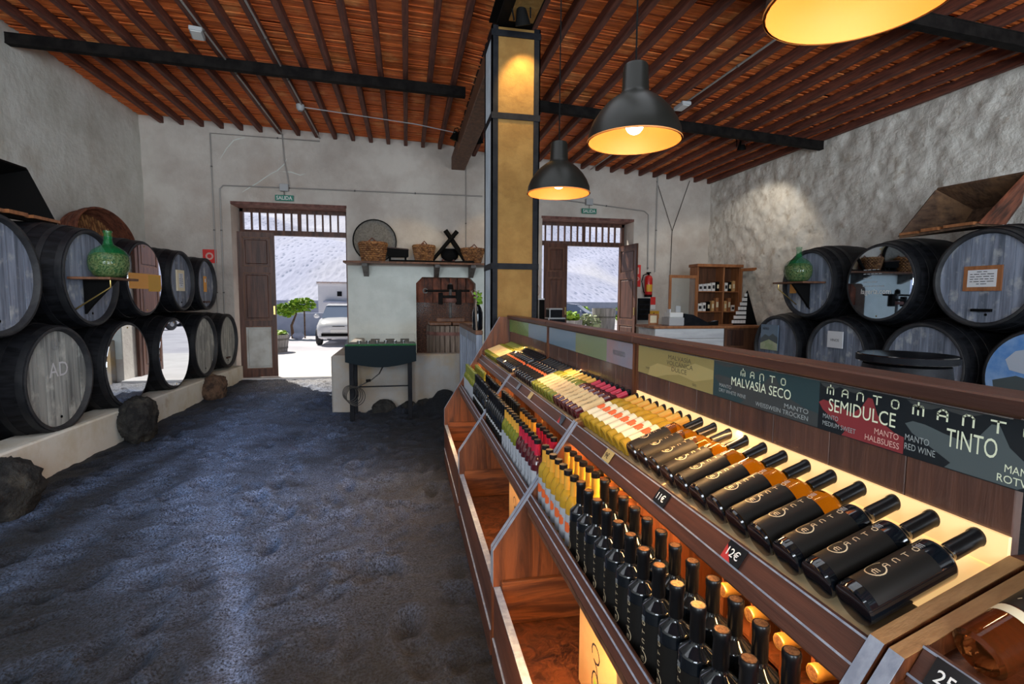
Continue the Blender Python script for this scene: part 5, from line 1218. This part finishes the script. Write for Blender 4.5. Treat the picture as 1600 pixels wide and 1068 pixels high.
for i in range(3): W('label_card', MB().prism([(y0+.28, .993), (y0+.44, 1.04), (y0+.44, 1.045), (y0+.28, .998)], x0+.30+i*.2, x0+.42+i*.2, 'yz'), M_['felt'], t)
for x in (x0+.075, x1-.085):
    for y in (y0+.05, y1-.05): W('leg', B(x-.028, x+.028, y-.028, y+.028, -.01, .76, c=.003), M_['iron'], t)
W('stretcher', MB().tube([(x0+.07, y0+.05, .44), (x1-.08, y0+.05, .44)], .009, 8), M_['iron'], t)
W('power_cable', MB().tube([(-.32, y0+.2, .69), (-.36, y0-.01, .62), (-.46, y0-.02, .54), (-.62, y0-.03, .46), (-.70, y0-.03, .44)], .008, 6), M_['cable'], t)
for k in range(5): W('cable_coil', MB().tube([(-.71+.02*k-.03+(.085+.008*k)*math.cos(a), y0-.012-.006*k, .37+(.10+.006*k)*math.sin(a)-.01*k) for a in np.linspace(0, 2*PI, 25)[:-1]], .005, 5, True), M_['cable'], t)
W('plug', MB().tube([(-.47, y0-.025, .535), (-.53, y0-.025, .53)], .018, 8), M_['black'], t)
# ================================================================ BACK WALL RIGHT
t = thing('fire_alarm_box', 'red fire hose sign on back wall above the farthest left barrels', 'sign', (-3.73, YB-.02, 2.40))
P('sign_plate', B(-.12, .12, 0, .015, -.13, .13, c=.003), M_['red_sign'], t); P('ring', MB().lathe([(.04, 0), (.07, 0), (.07, .004), (.04, .004)], 20, Matrix.Translation((0, -.001, 0)) @ Matrix.Rotation(PI/2, 4, 'X')), M_['sign_pink'], t)
t = thing('fire_extinguisher', 'red fire extinguisher hanging on back wall right of the right door', 'extinguisher', (5.42, 10.90, 1.70))
P('cylinder', MB().lathe([(0, .01), (.075, .0), (.088, .02), (.088, .40), (.07, .45), (.03, .475), (0, .475)], 22), M_['red'], t); P('label', MB().lathe([(.0885, .10), (.0885, .26)], 12, None, -PI*.8, -PI*.2), M_['yellow_sign'], t)
P('valve', MB().lathe([(.025, .475), (.025, .52), (0, .52)], 12).box(-.05, .05, -.015, .015, .52, .545), M_['black'], t); P('hose', MB().tube([(-.02, 0, .51), (-.13, 0, .47), (-.17, 0, .33), (-.12, -.01, .10), (-.09, -.02, .06)], .012, 7), M_['black'], t); P('base_ring', MB().lathe([(.086, -.02), (.089, .04), (.08, .04)], 20), M_['black'], t); P('wall_hook', B(-.03, .03, .085, .11, .30, .42), M_['steel_grey'], t)
t = thing('fire_sign', 'red fire equipment sign on back wall left of the extinguisher', 'sign', (5.20, YB-.012, 2.15))
P('sign_plate', B(-.075, .075, 0, .01, -.24, .26, c=.002), M_['red_sign'], t); P('pictogram', MB().box(-.03, .03, -.002, 0, .05, .20).lathe([(.025, 0), (.045, 0)], 14, Matrix.Translation((0, -.0015, -.06)) @ Matrix.Rotation(PI/2, 4, 'X')), M_['sign_pink'], t)
t = thing('document_rack', 'dark slatted letter rack on back wall under the extinguisher', 'rack', (5.36, YB-.06, 1.15))
P('rack_body', B(-.14, .15, 0, .05, 0, .50, c=.005), M_['iron'], t)
for k in range(4): P('slot', MB().prism([(0, .04+k*.11), (-.025, .12+k*.11), (0, .12+k*.11)], -.12, .13, 'yz'), M_['steel'], t)
t = thing('small_red_sign', 'small red and white sign right of the letter rack', 'sign', (5.60, YB-.012, 1.56)); P('sign_plate', B(-.06, .06, 0, .01, -.10, .12), M_['red_sign'], t); P('white_band', B(-.06, .06, -.002, 0, -.16, -.06), M_['white'], t)
t = thing('warning_sign', 'yellow electrical warning sign on back wall above the till counter', 'sign', (5.63, YB-.012, 1.27)); P('sign_plate', B(-.13, .13, 0, .01, -.09, .09), M_['yellow_sign'], t); P('triangle', MB().add([(-.05, -.002, -.05), (.05, -.002, -.05), (0, -.002, .06)], [(0, 1, 2)]), M_['ink'], t)
# till counter
t = thing('till_counter', 'white planked sales counter with wooden top in right back corner', 'counter', (5.3, 8.6, 0))
W('counter_top', B(4.28, 6.55, 8.35, 9.1, 1.10, 1.145, c=.006), M_['wood_case'], t)
for k in range(6): W('front_board', B(4.33, 5.70, 8.40, 8.425, .02+k*.18, .195+k*.18, c=.003), M_['counter_white'], t)
W('side_panel', B(4.33, 4.36, 8.43, 9.06, 0, 1.10), M_['counter_white'], t); W('drawer_block', B(5.72, 6.5, 8.40, 9.06, 0, 1.10, c=.004), M_['wood_brown'], t)
for k in range(2): W('drawer', B(5.76, 6.10, 8.385, 8.40, .78-k*.36, 1.07-k*.36, c=.004), M_['wood_dark'], t)
t = thing('cash_register', 'dark blue and grey cash register on the sales counter', 'till', (4.93, 8.65, 1.145))
P('base', B(-.27, .03, -.14, .16, 0, .15, c=.01), M_['grey_plastic'], t); P('printer', B(-.25, .02, -.12, .10, .15, .24, c=.012), M_['white'], t)
P('keyboard_body', MB().prism([(.03, 0), (.52, 0), (.52, .05), (.20, .20), (.03, .22)], -.14, .16), M_['iron'], t); P('display', B(-.08, .02, -.02, .02, .24, .36, c=.006), M_['grey_plastic'], t); P('receipt', B(-.22, -.2, -.05, .05, .24, .30), M_['paper'], t)
t = thing('card_terminal', 'small black card terminal at the right of the cash register', 'terminal', (5.55, 8.60, 1.145)); P('terminal_body', MB().prism([(-.10, 0), (.12, 0), (.12, .09), (-.10, .04)], -.06, .06), M_['black'], t); P('screen', MB().prism([(.02, .071), (.10, .089), (.10, .091), (.02, .073)], -.04, .04), M_['car_blue'], t)
# glazed cabinet in the corner with open glass doors
cx0, cx1, cyf, cyb = 6.0, 6.78, 9.7, 10.0
t = thing('glazed_cabinet', 'orange wooden wall cabinet with open glass doors, full of small gifts', 'cabinet', (6.4, 9.7, 0))
th = .035; zb_, zt_ = .0, 2.30
for x in (5.95, 6.55, 7.0-.08): W('upright', B(x-th, x+.0, cyf, cyb, zb_, zt_, c=.004), M_['wood_case'], t)
W('cornice', B(5.88, 6.95, cyf-.05, cyb, zt_, zt_+.06, c=.006), M_['wood_case'], t); W('back_panel', B(5.92, 6.92, cyb-.02, cyb, zb_, zt_), M_['wood_brown'], t)
for z in (1.05, 1.38, 1.80): W('shelf_board', B(5.95, 6.90, cyf+.01, cyb-.02, z-.02, z, c=.003), M_['wood_case'], t)
W('lower_cupboard', B(5.93, 6.92, cyf+.01, cyb-.02, 0, 1.02), M_['wood_brown'], t)
def gdoor(par, hx, hy, ang, w, h0, h1):
    o = link('glass_door', None, par, (hx-OFF[par][0], hy-OFF[par][1], 0), (0, 0, ang)); OFF[o] = (0, 0, 0)
    P('door_frame', MB().box(0, .05, -.015, .015, h0, h1).box(w-.05, w, -.015, .015, h0, h1).box(.05, w-.05, -.015, .015, h1-.06, h1).box(.05, w-.05, -.015, .015, h0, h0+.06), M_['wood_case'], o, smooth=False)
    P('pane', B(.05, w-.05, -.002, .002, h0+.06, h1-.06), M_['glass'], o); P('knob', MB().sphere((w-.03, -.025, (h0+h1)/2), .015, 8, 5), M_['brass'], o)
gdoor(t, 5.90, 9.68, R(184), .66, 1.05, 2.12); gdoor(t, 6.90, 9.68, R(-78), .62, 1.05, 2.28)
GI = 'small gifts in the glazed cabinet'
gl_ = [('white', .10, .16), ('carton', .06, .22), ('paper', .08, .14), ('white', .07, .18), ('wood_case', .07, .28), ('paper', .09, .15), ('black', .06, .2), ('white', .10, .13)]
for si, z in enumerate((1.382, 1.802)):
    for bi, (xa, xb) in enumerate(((5.98, 6.48), (6.58, 6.85))):
        n_ = 5 if bi == 0 else 3
        for k in range(n_):
            m_, w_, h_ = gl_[(k*3+si*2+bi) % 8]; x = xa+(xb-xa)*(k+.5)/n_; w_ = min(w_, (xb-xa)/n_*.85)
            o = thing('gift_box', '%s gift box from left, %s bay, %s shelf of the glazed cabinet' % (ORD[k], ('left', 'right')[bi], ('middle', 'top')[si]), 'box', (x, 9.80, z), group=GI)
            P('box_body', B(-w_/2, w_/2, -.05, .05, 0, h_, c=.003), M_[m_], o); P('box_label', B(-w_*.35, w_*.35, -.0515, -.05, h_*.3, h_*.7), M_['ink' if m_ in ('white', 'paper') else 'label_cream'], o)
t = thing('paper_tree', 'black tree-shaped stand with rows of white cards on the counter', 'display stand', (6.34, 8.75, 1.145))
P('board', MB().prism([(-.22, 0), (.30, 0), (.06, .66)], -.01, .01), M_['black'], t)
for j in range(7):
    zz = .03+j*.085; hw = .20*(1-j/7.6)
    for k in range(max(1, 5-j*2//3)):
        nn = max(1, 5-j*2//3); x = -.12+j*.022+hw*1.5*((k+.5)/nn-.5); P('card', B(x-.027, x+.027, -.03, -.024, zz, zz+.06), M_['white'], t)
t = thing('round_mirror_box', 'small brown framed board leaning beside the cash register', 'frame', (4.60, 9.0, 1.145)); P('frame', MB().box(-.1, .1, 0, .02, 0, .03).box(-.1, .1, 0, .02, .17, .2).box(-.1, -.07, 0, .02, .03, .17).box(.07, .1, 0, .02, .03, .17), M_['wood_case'], t); P('panel', B(-.07, .07, .008, .014, .03, .17), M_['label_cream'], t)
# objects by the right door, seen past the column
t = thing('small_wall_shelf', 'narrow pale shelf on the back wall just right of the column', 'shelf', (2.55, 10.85, 1.60))
P('shelf_board', B(-.25, .36, -.16, .16, 0, .03), M_['counter_white'], t); P('side', B(-.25, -.22, -.16, .16, -1.58, 0), M_['counter_white'], t); P('side', B(.33, .36, -.16, .16, -1.58, 0), M_['black'], t)
def gift_dark(x, y, z, w_, h_, label):
    o = thing('dark_gift_box', label, 'box', (x, y, z), group='dark gift boxes stacked by the right door'); P('box_body', B(-w_, w_, -.12, .12, 0, h_, c=.004), M_['iron'], o); P('box_edge', B(-w_, -w_+.02, -.122, -.12, 0, h_), M_['grey_plastic'], o); P('lid', B(-w_-.004, w_+.004, -.124, .124, h_, h_+.03, c=.004), M_['grey_plastic'], o)
t = thing('low_table', 'low dark table carrying stacked boxes beside the right door', 'table', (2.95, 9.6, 0)); P('table_top', B(-.35, .35, -.3, .3, .82, .86), M_['wood_dark'], t)
for x in (-.3, .3):
    for y in (-.25, .25): P('leg', B(x-.025, x+.025, y-.025, y+.025, -.03, .82), M_['wood_dark'], t)
gift_dark(2.86, 9.6, .86, .28, .18, 'lowest and widest dark box of the stack by the right door'); gift_dark(2.83, 9.6, 1.07, .17, .16, 'middle dark box of the stack by the right door'); gift_dark(2.81, 9.6, 1.26, .13, .15, 'topmost dark box of the stack by the right door')
t = thing('wire_ornament', 'orange wire ornament on narrow shelf right of the column', 'ornament', (2.72, 10.82, 1.63))
for k in range(5): P('wire_loop', MB().tube([((.05+.02*k)*math.cos(a)*math.cos(k), (.05+.02*k)*math.cos(a)*math.sin(k), .17+.15*math.sin(a)) for a in np.linspace(0, 2*PI, 17)[:-1]], .006, 5, True), M_['wood_case'], t)
# round cask table behind the counter top
t = thing('cask_table', 'black round cask table behind the header sign', 'table', (3.92, 3.36, 0))
P('cask', MB().lathe([(0, -.03), (.29, -.03), (.33, .3), (.34, .55), (.33, .8), (.29, 1.10), (0, 1.10)], 32), M_['barrel'], t); P('table_top', MB().lathe([(0, 1.135), (.33, 1.135), (.335, 1.125), (.335, 1.178), (.33, 1.185), (0, 1.185)], 44), M_['black_gloss'], t); P('rim_hoop', MB().lathe([(.338, 1.13), (.340, 1.13), (.340, 1.175), (.338, 1.175)], 44), M_['iron'], t)
for z in (.2, .85): P('hoop', MB().lathe([(.322, z-.03), (.342, z-.02), (.342, z+.02), (.322, z+.03)], 32), M_['hoop'], t)
